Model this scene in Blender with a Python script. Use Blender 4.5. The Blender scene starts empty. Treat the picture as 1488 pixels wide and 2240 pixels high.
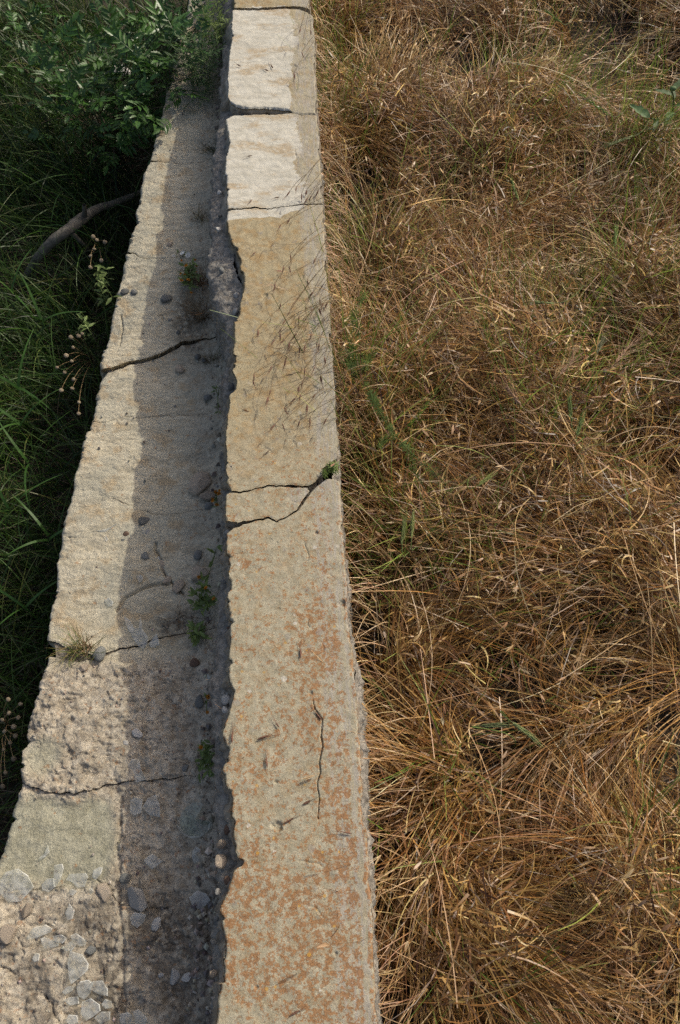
import bpy, math, random
import numpy as np
from mathutils import Vector, Matrix, Quaternion

random.seed(7)
RNG = np.random.default_rng(11)
scene = bpy.context.scene
C = scene.collection
R = math.radians

# ------------------------------------------------------------------ camera
ZT = 0.80                      # height of the coping top above the ditch floor
CAM = np.array([0.230, 0.0, ZT + 1.68])
PITCH, YAW, FPX = R(62.13), R(3.11), 1705.0
F2 = np.array([math.sin(YAW), math.cos(YAW), 0.0])
RIGHT = np.array([math.cos(YAW), -math.sin(YAW), 0.0])
FWD = F2 * math.cos(PITCH) + np.array([0, 0, -math.sin(PITCH)])
UP = F2 * math.sin(PITCH) + np.array([0, 0, math.cos(PITCH)])
cam_d = bpy.data.cameras.new('camera')
cam = bpy.data.objects.new('camera', cam_d)
C.objects.link(cam)
cam_d.sensor_fit = 'VERTICAL'
cam_d.sensor_height = 24.0
cam_d.lens = 24.0 * FPX / 2240.0
cam_d.clip_start = 0.02
cam_d.clip_end = 1000
cam.location = CAM
cam.rotation_euler = Matrix((RIGHT, UP, -FWD)).transposed().to_euler()
scene.camera = cam

# ------------------------------------------------------------------ light
SUN_AZ, SUN_EL = R(36), R(39.5)          # azimuth from +X towards +Y
sdir = Vector((math.cos(SUN_EL) * math.cos(SUN_AZ), math.cos(SUN_EL) * math.sin(SUN_AZ), math.sin(SUN_EL)))
world = bpy.data.worlds.new('World')
scene.world = world
world.use_nodes = True
wn = world.node_tree.nodes
bg = wn['Background']
sky = wn.new('ShaderNodeTexSky')
sky.sky_type = 'NISHITA'
sky.sun_disc = False
sky.sun_elevation = SUN_EL
sky.sun_rotation = math.atan2(sdir.x, sdir.y)
sky.dust_density = 6.0
sky.ozone_density = 0.4
world.node_tree.links.new(sky.outputs[0], bg.inputs[0])
bg.inputs[1].default_value = 0.15
sl = bpy.data.lights.new('sun', 'SUN')
sl.energy = 2.75
sl.angle = R(0.6)
sl.color = (1.0, 0.94, 0.80)
sun = bpy.data.objects.new('sun', sl)
C.objects.link(sun)
sun.rotation_euler = sdir.to_track_quat('Z', 'Y').to_euler()
sun.location = (3, 3, 5)
scene.view_settings.view_transform = 'Standard'
scene.view_settings.look = 'None'
scene.view_settings.exposure = -0.18
scene.view_settings.gamma = 1.0
try:
    scene.cycles.transparent_max_bounces = 16
    scene.cycles.max_bounces = 6
    scene.cycles.use_denoising = False
except Exception:
    pass


# ------------------------------------------------------------------ measuring
def P(px, py, z):
    """point of the plane of height z that was measured at a photo pixel"""
    u, v = (px - 744.0) / FPX, (py - 1120.0) / FPX
    d = FWD + u * RIGHT - v * UP
    return CAM + d * ((z - CAM[2]) / d[2])


def PL(pts, z):
    return np.array([P(a, b, z)[:2] for a, b in pts])


# ------------------------------------------------------------------ noise
def _hash(ix, iy, s):
    h = (ix.astype(np.int64) * 374761393 + iy.astype(np.int64) * 668265263 + s * 974634533) & 0x7fffffff
    h = ((h ^ (h >> 13)) * 1274126177) & 0x7fffffff
    h = h ^ (h >> 16)
    return (h & 0xffff) / 32767.5 - 1.0


def vn(x, y, s=0):
    x = np.asarray(x, float); y = np.asarray(y, float)
    ix, iy = np.floor(x), np.floor(y)
    fx, fy = x - ix, y - iy
    fx = fx * fx * (3 - 2 * fx); fy = fy * fy * (3 - 2 * fy)
    ix = ix.astype(np.int64); iy = iy.astype(np.int64)
    a, b = _hash(ix, iy, s), _hash(ix + 1, iy, s)
    c, d = _hash(ix, iy + 1, s), _hash(ix + 1, iy + 1, s)
    return (a * (1 - fx) + b * fx) * (1 - fy) + (c * (1 - fx) + d * fx) * fy


def fbm(x, y, freq, octv=4, s=0, gain=0.5):
    r, a, t = 0.0, 1.0, 0.0
    for i in range(octv):
        r = r + a * vn(np.asarray(x) * freq + 17.3 * i, np.asarray(y) * freq - 9.1 * i, s + i)
        t += a; a *= gain; freq *= 2.03
    return r / t


def sstep(a, b, x):
    t = np.clip((x - a) / (b - a), 0, 1)
    return t * t * (3 - 2 * t)


def seg_dist(X, Y, poly):
    """distance to a polyline and how far along it (0..1)"""
    best = np.full(X.shape, 9.0); along = np.zeros(X.shape)
    n = len(poly) - 1
    for i in range(n):
        ax, ay = poly[i]; bx, by = poly[i + 1]
        dx, dy = bx - ax, by - ay
        t = np.clip(((X - ax) * dx + (Y - ay) * dy) / (dx * dx + dy * dy + 1e-12), 0, 1)
        d = np.hypot(X - ax - t * dx, Y - ay - t * dy)
        m = d < best
        best = np.where(m, d, best); along = np.where(m, (i + t) / n, along)
    return best, along


# ------------------------------------------------------------------ objects
def mesh_np(name, V, Q=None, T=None, mat=None, smooth=True, attrs=None, mats=None, mat_idx=None):
    me = bpy.data.meshes.new(name)
    V = np.asarray(V, np.float32)
    me.vertices.add(len(V))
    me.vertices.foreach_set('co', V.ravel())
    loops, starts, tot = [], [], 0
    for F in (Q, T):
        if F is not None and len(F):
            F = np.asarray(F, np.int32)
            loops.append(F.ravel())
            starts.append(tot + np.arange(len(F)) * F.shape[1])
            tot += F.size
    loops = np.concatenate(loops); starts = np.concatenate(starts).astype(np.int32)
    me.loops.add(len(loops)); me.loops.foreach_set('vertex_index', loops)
    me.polygons.add(len(starts)); me.polygons.foreach_set('loop_start', starts)
    me.polygons.foreach_set('use_smooth', np.full(len(starts), smooth))
    if mat_idx is not None:
        me.polygons.foreach_set('material_index', np.asarray(mat_idx, np.int32))
    me.update(calc_edges=True)
    for k, a in (attrs or {}).items():
        a = np.asarray(a, np.float32)
        if a.ndim == 1:
            at = me.attributes.new(k, 'FLOAT', 'POINT'); at.data.foreach_set('value', a)
        else:
            if a.shape[1] == 3:
                a = np.concatenate([a, np.ones((len(a), 1), np.float32)], 1)
            at = me.attributes.new(k, 'FLOAT_COLOR', 'POINT'); at.data.foreach_set('color', a.ravel())
    for m in (mats or ([mat] if mat else [])):
        me.materials.append(m)
    return me


def link(name, me, parent=None, loc=(0, 0, 0)):
    o = bpy.data.objects.new(name, me)
    C.objects.link(o)
    o.location = loc
    if parent is not None:
        o.parent = parent
    return o


def tag(o, label=None, cat=None, group=None, kind=None):
    if label: o['label'] = label
    if cat: o['category'] = cat
    if group: o['group'] = group
    if kind: o['kind'] = kind
    return o


def thing(name, label, cat, loc=(0, 0, 0), group=None):
    o = bpy.data.objects.new(name, None)
    C.objects.link(o)
    o.location = loc
    o.empty_display_size = 0.05
    return tag(o, label, cat, group)


# ------------------------------------------------------------------ materials
def newmat(name):
    m = bpy.data.materials.new(name)
    m.use_nodes = True
    nt = m.node_tree
    return m, nt, nt.nodes['Principled BSDF']


class NB:
    def __init__(s, nt): s.nt = nt
    def n(s, t, **k):
        x = s.nt.nodes.new(t)
        for a, b in k.items(): setattr(x, a, b)
        return x
    def l(s, a, b): s.nt.links.new(a, b)
    def pos(s):
        g = s.n('ShaderNodeNewGeometry'); return g.outputs['Position']
    def scaled(s, vec, sc):
        m = s.n('ShaderNodeVectorMath', operation='MULTIPLY'); s.l(vec, m.inputs[0]); m.inputs[1].default_value = sc
        return m.outputs[0]
    def noise(s, vec, scale, detail=3, rough=0.55, dist=0.0):
        t = s.n('ShaderNodeTexNoise'); s.l(vec, t.inputs['Vector'])
        t.inputs['Scale'].default_value = scale; t.inputs['Detail'].default_value = detail
        t.inputs['Roughness'].default_value = rough; t.inputs['Distortion'].default_value = dist
        return t.outputs['Fac']
    def voro(s, vec, scale, out='Distance'):
        t = s.n('ShaderNodeTexVoronoi'); s.l(vec, t.inputs['Vector']); t.inputs['Scale'].default_value = scale
        return t.outputs[out]
    def attr(s, name, out='Fac'):
        t = s.n('ShaderNodeAttribute'); t.attribute_name = name; return t.outputs[out]
    def rng(s, v, a, b, c=0.0, d=1.0):
        t = s.n('ShaderNodeMapRange'); t.interpolation_type = 'SMOOTHSTEP'
        s.l(v, t.inputs[0])
        for i, q in enumerate((a, b, c, d)): t.inputs[i + 1].default_value = q
        return t.outputs[0]
    def m(s, op, a, b=None, clamp=False):
        t = s.n('ShaderNodeMath', operation=op); t.use_clamp = clamp
        for i, q in enumerate((a, b)):
            if q is None: continue
            if isinstance(q, (int, float)): t.inputs[i].default_value = q
            else: s.l(q, t.inputs[i])
        return t.outputs[0]
    def mix(s, f, a, b, blend='MIX'):
        t = s.n('ShaderNodeMix', data_type='RGBA', blend_type=blend)
        for i, q in ((0, f), (6, a), (7, b)):
            if isinstance(q, (int, float)): t.inputs[i].default_value = q
            elif isinstance(q, tuple): t.inputs[i].default_value = (*q, 1)
            else: s.l(q, t.inputs[i])
        return t.outputs[2]
    def bump(s, h, dist, strength=1.0, prev=None):
        t = s.n('ShaderNodeBump'); s.l(h, t.inputs['Height']); t.inputs['Distance'].default_value = dist
        t.inputs['Strength'].default_value = strength
        if prev is not None: s.l(prev, t.inputs['Normal'])
        return t.outputs[0]


def mat_coping():
    m, nt, b = newmat('weathered_concrete'); q = NB(nt)
    p = q.pos()
    big = q.noise(p, 9, 4)
    mid = q.noise(p, 45, 4, .6)
    fine = q.noise(p, 330, 4, .75)
    grit = q.noise(p, 800, 2, .8)
    col = q.mix(q.rng(mid, .3, .7), (.290, .230, .138), (.410, .340, .215))
    col = q.mix(q.rng(big, .38, .66, 0, .5), col, (.36, .318, .205))
    col = q.mix(q.rng(q.attr('ochre'), .9, .45, 0, .8), col, q.mix(q.rng(mid, .3, .7), (.30, .275, .20), (.415, .385, .295)))
    spk = q.noise(p, 170, 4, .75)
    col = q.mix(q.rng(spk, .56, .64, 0, .55), col, (.165, .14, .098))
    col = q.mix(q.rng(spk, .42, .34, 0, .5), col, (.50, .45, .33))
    # yellowish weathering
    och = q.m('MULTIPLY', q.rng(q.noise(p, 30, 5, .65), .47, .62), q.attr('ochre'))
    col = q.mix(q.m('MULTIPLY', och, .58), col, (.32, .20, .080))
    # white old plaster skin
    w = q.attr('white')
    wn_ = q.rng(q.m('ADD', w, q.m('MULTIPLY', q.m('SUBTRACT', q.noise(p, 38, 6, .7), .5), 1.5)), .42, .58)
    sp = q.scaled(p, (1.0, 2.6, 1.0))
    pl = q.mix(q.rng(q.noise(sp, 22, 5, .6), .3, .7), (.575, .55, .475), (.45, .425, .355))
    stain = q.m('MULTIPLY', q.rng(q.noise(sp, 6.5, 4, .6), .50, .64), q.rng(q.noise(p, 60, 4, .7), .30, .55))
    pl = q.mix(q.m('MULTIPLY', stain, .65), pl, (.37, .265, .14))
    col = q.mix(wn_, col, pl)
    # grey weathered band with streaks along the wall
    st = q.noise(q.scaled(p, (1.0, .1, 1.0)), 170, 3, .6)
    g = q.m('MULTIPLY', q.attr('band'), q.rng(st, .42, .62))
    col = q.mix(q.m('MULTIPLY', g, .62), col, (.36, .335, .31))
    # grey patches
    gp = q.m('MULTIPLY', q.rng(q.noise(p, 50, 4, .6), .60, .70), q.m('SUBTRACT', 1.0, wn_))
    col = q.mix(q.m('MULTIPLY', gp, .6), col, (.27, .245, .215))
    # orange lichen
    ld = q.attr('lichen')
    n1 = q.noise(p, 66, 5, .78)
    n2 = q.noise(p, 150, 3, .7)
    lic = q.m('ADD', q.m('MULTIPLY', n1, .66), q.m('MULTIPLY', n2, .34))
    lic = q.rng(q.m('ADD', lic, q.m('MULTIPLY', q.m('SUBTRACT', ld, .5), .24)), .518, .585)
    lic = q.m('MULTIPLY', lic, q.rng(ld, .02, .2))
    lcol = q.mix(q.rng(n2, .35, .65), (.205, .090, .031), (.315, .150, .056))
    col = q.mix(q.m('MULTIPLY', lic, .80), col, lcol)
    # little yellow and white lichen spots
    for sc, thr, c1, k, seed in ((38, .21, (.58, .55, .50), .80, 3.1), (62, .20, (.50, .28, .05), .80, 7.7), (27, .18, (.30, .28, .25), .6, 1.3)):
        v = q.n('ShaderNodeTexVoronoi'); off = q.n('ShaderNodeVectorMath', operation='ADD')
        q.l(p, off.inputs[0]); off.inputs[1].default_value = (seed, seed * 2, 0)
        q.l(off.outputs[0], v.inputs['Vector']); v.inputs['Scale'].default_value = sc
        sep = q.n('ShaderNodeSeparateColor'); q.l(v.outputs['Color'], sep.inputs[0])
        dd = q.m('ADD', v.outputs['Distance'], q.m('MULTIPLY', q.m('SUBTRACT', n2, .5), .35))
        spot = q.m('MULTIPLY', q.m('LESS_THAN', dd, q.m('MULTIPLY', sep.outputs[1], thr + .06)), q.m('GREATER_THAN', sep.outputs[0], .87))
        spot = q.m('MULTIPLY', spot, q.m('MINIMUM', 1.0, q.m('ADD', ld, .15)))
        col = q.mix(q.m('MULTIPLY', spot, k), col, c1)
    # sand grain and broken faces
    gr = q.rng(q.m('ADD', q.m('MULTIPLY', fine, .5), q.m('MULTIPLY', grit, .5)), .34, .66, .66, 1.30)
    gg = q.n('ShaderNodeCombineColor')
    for i in range(3): q.l(gr, gg.inputs[i])
    col = q.mix(q.m('SUBTRACT', 1.0, q.m('MULTIPLY', wn_, .6)), col, q.mix(1.0, col, gg.outputs[0], 'MULTIPLY'))
    col = q.mix(q.m('MULTIPLY', q.attr('broken'), .9), col, q.mix(q.rng(mid, .35, .65), (.21, .18, .145), (.38, .335, .275)))
    q.l(col, b.inputs['Base Color'])
    b.inputs['Roughness'].default_value = .93
    b.inputs['Specular IOR Level'].default_value = .2
    nb = q.bump(fine, .0016, .6)
    nb = q.bump(grit, .0007, .7, nb)
    nb = q.bump(mid, .003, .4, nb)
    q.l(nb, b.inputs['Normal'])
    return m


def mat_ledge():
    m, nt, b = newmat('sandstone_and_mortar'); q = NB(nt)
    p = q.pos()
    big = q.noise(p, 7, 4)
    mid = q.noise(p, 40, 5, .62)
    rip = q.noise(q.scaled(p, (.45, 1.6, 1.0)), 30, 5, .65, .6)
    fine = q.noise(p, 240, 4, .7)
    grit = q.noise(p, 600, 2, .8)
    col = q.mix(q.rng(rip, .32, .66), (.42, .37, .27), (.62, .56, .425))
    col = q.mix(q.rng(big, .40, .64, 0, .6), col, (.40, .385, .31))
    col = q.mix(q.m('MULTIPLY', q.rng(q.noise(p, 16, 4, .6), .52, .66), .6), col, (.42, .31, .18))
    # crumbly pinkish mortar
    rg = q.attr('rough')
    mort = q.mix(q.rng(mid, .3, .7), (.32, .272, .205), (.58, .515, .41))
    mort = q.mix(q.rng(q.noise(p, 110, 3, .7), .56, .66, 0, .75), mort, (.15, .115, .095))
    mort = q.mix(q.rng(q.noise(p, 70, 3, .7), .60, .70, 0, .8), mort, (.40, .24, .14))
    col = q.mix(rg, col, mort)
    # grey-green slate face
    gn = q.mix(q.rng(q.noise(p, 24, 5, .65), .35, .68), (.31, .295, .215), (.44, .42, .32))
    col = q.mix(q.attr('slate'), col, gn)
    # dirt
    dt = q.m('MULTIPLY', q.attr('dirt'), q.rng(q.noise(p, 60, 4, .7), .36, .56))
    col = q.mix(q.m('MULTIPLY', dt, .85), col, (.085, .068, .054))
    # rust coloured spots
    rs = q.m('MULTIPLY', q.rng(q.noise(p, 38, 4, .7), .63, .69), .6)
    col = q.mix(rs, col, (.34, .17, .07))
    gr = q.rng(q.m('ADD', q.m('MULTIPLY', fine, .6), q.m('MULTIPLY', grit, .4)), .3, .7, .62, 1.32)
    gg = q.n('ShaderNodeCombineColor')
    for i in range(3): q.l(gr, gg.inputs[i])
    col = q.mix(1.0, col, gg.outputs[0], 'MULTIPLY')
    q.l(col, b.inputs['Base Color'])
    b.inputs['Roughness'].default_value = .95
    b.inputs['Specular IOR Level'].default_value = .15
    nb = q.bump(mid, .006, .6)
    nb = q.bump(rip, .005, .5, nb)
    nb = q.bump(fine, .003, .9, nb)
    nb = q.bump(grit, .001, .8, nb)
    q.l(nb, b.inputs['Normal'])
    return m


def mat_core():
    m, nt, b = newmat('rubble_core'); q = NB(nt)
    p = q.pos()
    mid = q.noise(p, 60, 5, .65)
    col = q.mix(q.rng(mid, .3, .7), (.19, .17, .145), (.44, .405, .35))
    v = q.n('ShaderNodeTexVoronoi'); q.l(p, v.inputs['Vector']); v.inputs['Scale'].default_value = 75
    sep = q.n('ShaderNodeSeparateColor'); q.l(v.outputs['Color'], sep.inputs[0])
    peb = q.m('MULTIPLY', q.m('LESS_THAN', v.outputs['Distance'], .4), q.m('GREATER_THAN', sep.outputs[0], .45))
    pc = q.mix(sep.outputs[1], (.15, .16, .155), (.42, .39, .35))
    col = q.mix(q.m('MULTIPLY', peb, .8), col, pc)
    gr = q.noise(p, 400, 3, .8)
    col = q.mix(q.rng(gr, .45, .65, 0, .35), col, (.09, .08, .07))
    q.l(col, b.inputs['Base Color'])
    b.inputs['Roughness'].default_value = .95
    b.inputs['Specular IOR Level'].default_value = .15
    nb = q.bump(q.m('SUBTRACT', 1.0, v.outputs['Distance']), .006, .8)
    nb = q.bump(mid, .012, .8, nb)
    nb = q.bump(gr, .002, .8, nb)
    q.l(nb, b.inputs['Normal'])
    return m


def mat_soil():
    m, nt, b = newmat('dark_soil'); q = NB(nt)
    p = q.pos()
    n = q.noise(p, 30, 6, .7)
    col = q.mix(q.rng(n, .3, .7), (.022, .016, .010), (.06, .044, .028))
    q.l(col, b.inputs['Base Color']); b.inputs['Roughness'].default_value = 1
    q.l(q.bump(n, .02, 1.0), b.inputs['Normal'])
    return m


def mat_leafy(name, trans=.35, rough=.5, spec=.3, mul=1.0):
    """colour from the strand's own colour attribute, light partly passing through"""
    m, nt, b = newmat(name); q = NB(nt)
    a = q.attr('col', 'Color')
    n = q.noise(q.pos(), 90, 3, .6)
    v = q.n('ShaderNodeHueSaturation'); q.l(a, v.inputs['Color']); q.l(q.rng(n, .3, .7, .75 * mul, 1.2 * mul), v.inputs['Value'])
    q.l(v.outputs[0], b.inputs['Base Color'])
    b.inputs['Roughness'].default_value = rough
    b.inputs['Specular IOR Level'].default_value = spec
    t = q.n('ShaderNodeBsdfTranslucent'); q.l(v.outputs[0], t.inputs[0])
    x = q.n('ShaderNodeMixShader'); x.inputs[0].default_value = trans
    q.l(b.outputs[0], x.inputs[1]); q.l(t.outputs[0], x.inputs[2])
    q.l(x.outputs[0], nt.nodes['Material Output'].inputs[0])
    return m


def mat_plain(name, c1, c2, scale=60, rough=.8, spec=.3, bump=.003, trans=0.0):
    m, nt, b = newmat(name); q = NB(nt)
    oi = q.n('ShaderNodeObjectInfo')
    tc = q.n('ShaderNodeTexCoord')
    n = q.noise(tc.outputs['Object'], scale, 4, .65)
    col = q.mix(q.rng(n, .3, .7), c1, c2)
    hs = q.n('ShaderNodeHueSaturation'); q.l(col, hs.inputs['Color']); q.l(q.rng(oi.outputs['Random'], 0, 1, .75, 1.25), hs.inputs['Value'])
    q.l(hs.outputs[0], b.inputs['Base Color'])
    b.inputs['Roughness'].default_value = rough
    b.inputs['Specular IOR Level'].default_value = spec
    if bump: q.l(q.bump(n, bump, .8), b.inputs['Normal'])
    if trans:
        t = q.n('ShaderNodeBsdfTranslucent'); q.l(hs.outputs[0], t.inputs[0])
        x = q.n('ShaderNodeMixShader'); x.inputs[0].default_value = trans
        q.l(b.outputs[0], x.inputs[1]); q.l(t.outputs[0], x.inputs[2])
        q.l(x.outputs[0], nt.nodes['Material Output'].inputs[0])
    return m


def mat_glass(name, tint, dust, gl_rough=.06):
    m, nt, b = newmat(name); q = NB(nt)
    nt.nodes.remove(b)
    tr = q.n('ShaderNodeBsdfTransparent'); tr.inputs[0].default_value = (*tint, 1)
    df = q.n('ShaderNodeBsdfDiffuse'); df.inputs[0].default_value = (.80, .80, .76, 1)
    gl = q.n('ShaderNodeBsdfGlossy'); gl.inputs['Roughness'].default_value = gl_rough
    n = q.noise(q.pos(), 55, 4, .65)
    x = q.n('ShaderNodeMixShader'); q.l(q.rng(n, .35, .7, dust * .35, dust * 1.5), x.inputs[0])
    q.l(tr.outputs[0], x.inputs[1]); q.l(df.outputs[0], x.inputs[2])
    lw = q.n('ShaderNodeLayerWeight'); lw.inputs[0].default_value = .5
    fr = q.m('ADD', .05, q.m('MULTIPLY', q.m('POWER', lw.outputs['Facing'], 4.0), .6))
    y = q.n('ShaderNodeMixShader'); q.l(fr, y.inputs[0])
    q.l(x.outputs[0], y.inputs[1]); q.l(gl.outputs[0], y.inputs[2])
    q.l(y.outputs[0], nt.nodes['Material Output'].inputs[0])
    return m


M = dict(
    coping=mat_coping(), ledge=mat_ledge(), core=mat_core(), soil=mat_soil(),
    straw=mat_leafy('dry_straw', .14, .40, .5),
    green=mat_leafy('green_blades', .35, .42, .4),
    leaf=mat_plain('shrub_leaf', (.034, .092, .016), (.070, .155, .030), 30, .36, .5, .001, .22),
    stem=mat_plain('woody_stem', (.07, .05, .035), (.13, .10, .065), 60),
    wood=mat_plain('weathered_wood', (.105, .092, .074), (.20, .18, .145), 45, .85, .2, .006),
    seed=mat_plain('brome_seed', (.12, .055, .04), (.27, .15, .10), 200, .6, .3, 0, .2),
    awn=mat_plain('dry_stalk', (.30, .20, .10), (.48, .35, .19), 90, .5, .4, 0, .25),
    buff=mat_plain('buff_seed_head', (.22, .17, .11), (.38, .31, .22), 120, .9, .1, .002),
    orange=mat_plain('orange_petal', (.45, .16, .02), (.60, .27, .03), 100, .7, .2, 0, .3),
    white=mat_plain('white_petal', (.7, .7, .68), (.85, .85, .82), 100, .7, .2, 0, .3),
    weed=mat_plain('weed_leaf', (.12, .18, .05), (.22, .29, .09), 60, .5, .35, 0, .35),
    glauc=mat_plain('glaucous_leaf', (.085, .15, .055), (.16, .24, .10), 60, .55, .3, 0, .3),
    pgrey=mat_plain('grey_pebble', (.13, .135, .13), (.24, .24, .225), 90, .8, .3, .002),
    ptan=mat_plain('tan_stone', (.33, .265, .20), (.50, .42, .33), 90, .9, .2, .003),
    pbrown=mat_plain('brown_pebble', (.14, .085, .06), (.23, .15, .11), 90, .8, .3, .002),
    pwhite=mat_plain('white_stone', (.40, .38, .35), (.60, .58, .54), 90, .9, .2, .003),
    glass=mat_glass('dusty_glass', (.95, .96, .95), .19),
    glassedge=mat_glass('glass_edge', (.94, .97, .955), .55),
    glassteal=mat_glass('green_glass', (.74, .84, .82), .12),
)

# ------------------------------------------------------------------ ground
LX = -0.35
def right_ground(x, y):
    return ZT - .37 + .03 * fbm(x, y, 2.2, 3, 40)

def ditch_ground(x, y):
    return .0 + .04 * fbm(x, y, 2.0, 3, 50) + .10 * sstep(-1.0, -2.2, x) + .16 * sstep(2.2, 3.6, y)

def ground_z(x, y):
    t = sstep(.02, .14, x)
    return ditch_ground(x, y) * (1 - t) + right_ground(x, y) * t

def build_ground():
    core = np.arange(-3, 4.0, .04)
    out = np.array([4.2, 4.6, 5.2, 6.5, 9, 14, 25, 50, 120, 300])
    xs = np.concatenate([-out[::-1] + 0.5, core, out])
    cy = np.arange(-2, 6.0, .04)
    ys = np.concatenate([-out[::-1] + 1.5, cy, out + 2.2])
    X, Y = np.meshgrid(xs, ys)
    Z = ground_z(X, Y) + .008 * fbm(X, Y, 14, 3, 60)
    ny, nx = X.shape
    I = np.arange(ny * nx).reshape(ny, nx)
    Q = np.stack([I[:-1, :-1], I[:-1, 1:], I[1:, 1:], I[1:, :-1]], -1).reshape(-1, 4)
    o = link('ground', mesh_np('ground', np.stack([X, Y, Z], -1).reshape(-1, 3), Q, mat=M['soil']))
    tag(o, 'dark soil ground under the dry grass and in the ditch', 'ground', kind='structure')
build_ground()


# ------------------------------------------------------------------ stone patches
def resample(poly, n):
    poly = np.asarray(poly, float)
    d = np.concatenate([[0], np.cumsum(np.hypot(*np.diff(poly, axis=0).T))])
    t = np.linspace(0, d[-1], n)
    return np.stack([np.interp(t, d, poly[:, 0]), np.interp(t, d, poly[:, 1])], 1)


def length(p):
    return float(np.hypot(*np.diff(np.asarray(p), axis=0).T).sum())


def patch_grid(T, B, L, Rr, h, jit=(.0020, .0022, .0022), seed=0):
    """Coons patch between four measured edges (T far, B near, L left, R right)"""
    ns = max(8, int(max(length(T), length(B)) / h)); nt = max(8, int(max(length(L), length(Rr)) / h))
    T, B, L, Rr = resample(T, ns), resample(B, ns), resample(L, nt), resample(Rr, nt)
    win_t = np.minimum(1, np.minimum(np.arange(nt), nt - 1 - np.arange(nt)) / 5.0)
    win_s = np.minimum(1, np.minimum(np.arange(ns), ns - 1 - np.arange(ns)) / 5.0)
    L[:, 0] += win_t * .0008 * fbm(L[:, 1], L[:, 0] * 0, 190, 2, seed + 4)
    L[:, 0] += win_t * .006 * sstep(.30, .42, fbm(L[:, 1], L[:, 0] * 0, 42, 3, seed + 5))
    L[:, 0] += win_t * jit[0] * fbm(L[:, 1], L[:, 0] * 0, 60 if jit[0] < .005 else 17, 5, seed, .6) * 1.6
    Rr[:, 0] += win_t * jit[1] * (fbm(Rr[:, 1], Rr[:, 0] * 0, 45, 4, seed + 9) + fbm(Rr[:, 1], Rr[:, 0] * 0, 11, 2, seed + 19) - 2.2 * sstep(.25, .5, fbm(Rr[:, 1], Rr[:, 0] * 0, 14, 3, seed + 29)))
    for E in (T, B):
        E[:, 1] += win_s * jit[2] * fbm(E[:, 0], E[:, 1] * 0, 90, 4, 77) * 1.5
    s = np.linspace(0, 1, ns)[None, :, None]; t = np.linspace(0, 1, nt)[:, None, None]
    S = (1 - t) * T[None] + t * B[None] + (1 - s) * L[:, None] + s * Rr[:, None] \
        - ((1 - s) * (1 - t) * T[0] + s * (1 - t) * T[-1] + (1 - s) * t * B[0] + s * t * B[-1])
    return S[..., 0], S[..., 1]


def edge_dists(X, Y):
    """approximate distance of each grid point to each of the four edges"""
    cs = np.cumsum(np.hypot(np.diff(X, axis=1, prepend=X[:, :1]), np.diff(Y, axis=1, prepend=Y[:, :1])), 1)
    ct = np.cumsum(np.hypot(np.diff(X, axis=0, prepend=X[:1]), np.diff(Y, axis=0, prepend=Y[:1])), 0)
    return dict(L=cs, R=cs[:, -1:] - cs, T=ct, B=ct[-1:] - ct)


def roundover(d, r):
    k = np.clip(1 - d / np.maximum(r, 1e-6), 0, 1)
    return r * (1 - np.sqrt(np.clip(1 - k * k, 0, 1)))


def slab_mesh(name, X, Y, Z, depth, out, mat, attrs, seed=0, rings=7, rough=.007):
    """a closed-sided slab: the top grid plus rough side walls"""
    ny, nx = X.shape
    I = np.arange(ny * nx).reshape(ny, nx)
    V = [np.stack([X, Y, Z], -1).reshape(-1, 3)]
    Q = [np.stack([I[:-1, :-1], I[1:, :-1], I[1:, 1:], I[:-1, 1:]], -1).reshape(-1, 4)]
    loop = np.concatenate([I[:-1, 0], I[-1, :-1], I[:0:-1, -1], I[0, :0:-1]])
    side = np.concatenate([np.zeros(ny - 1), np.ones(nx - 1), np.full(ny - 1, 2), np.full(nx - 1, 3)]).astype(int)
    nrm = np.array([[-1, 0], [0, -1], [1, 0], [0, 1]], float)[side]
    base = V[0][loop]
    n = len(loop)
    prev = loop; off = ny * nx
    arc = np.cumsum(np.hypot(np.diff(base[:, 0], prepend=base[0, 0]), np.diff(base[:, 1], prepend=base[0, 1])))
    av = {k: [np.asarray(a).ravel()] for k, a in attrs.items()}
    brk = [np.zeros(ny * nx)]
    for r in range(1, rings + 1):
        f = r / rings
        ring = base.copy()
        ring[:, 2] -= depth * f
        o = out(side, base, f) + rough * fbm(arc, np.full(n, depth * f), 55, 4, seed + 31) * 2 * min(1, f * 3)
        ring[:, :2] += nrm * o[:, None]
        V.append(ring)
        cur = off + np.arange(n)
        Q.append(np.stack([prev, cur, np.roll(cur, -1), np.roll(prev, -1)], -1)[:, ::-1])
        prev = cur; off += n
        for k in av: av[k].append(av[k][0][loop])
        brk.append(np.full(n, 1.0 if r > 1 else .5))
    at = {k: np.concatenate(a) for k, a in av.items()}
    at['broken'] = np.concatenate(brk) if 'broken' not in attrs else np.maximum(at['broken'], np.concatenate(brk))
    return mesh_np(name, np.concatenate(V), np.concatenate(Q), mat=mat, attrs=at)


def cut(poly, ya, yb):
    """part of an edge polyline between two photo rows (inclusive ends interpolated)"""
    p = np.array(poly, float)
    mid = p[(p[:, 1] > ya + 1) & (p[:, 1] < yb - 1)]
    return [tuple(q) for q in mid]


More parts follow.
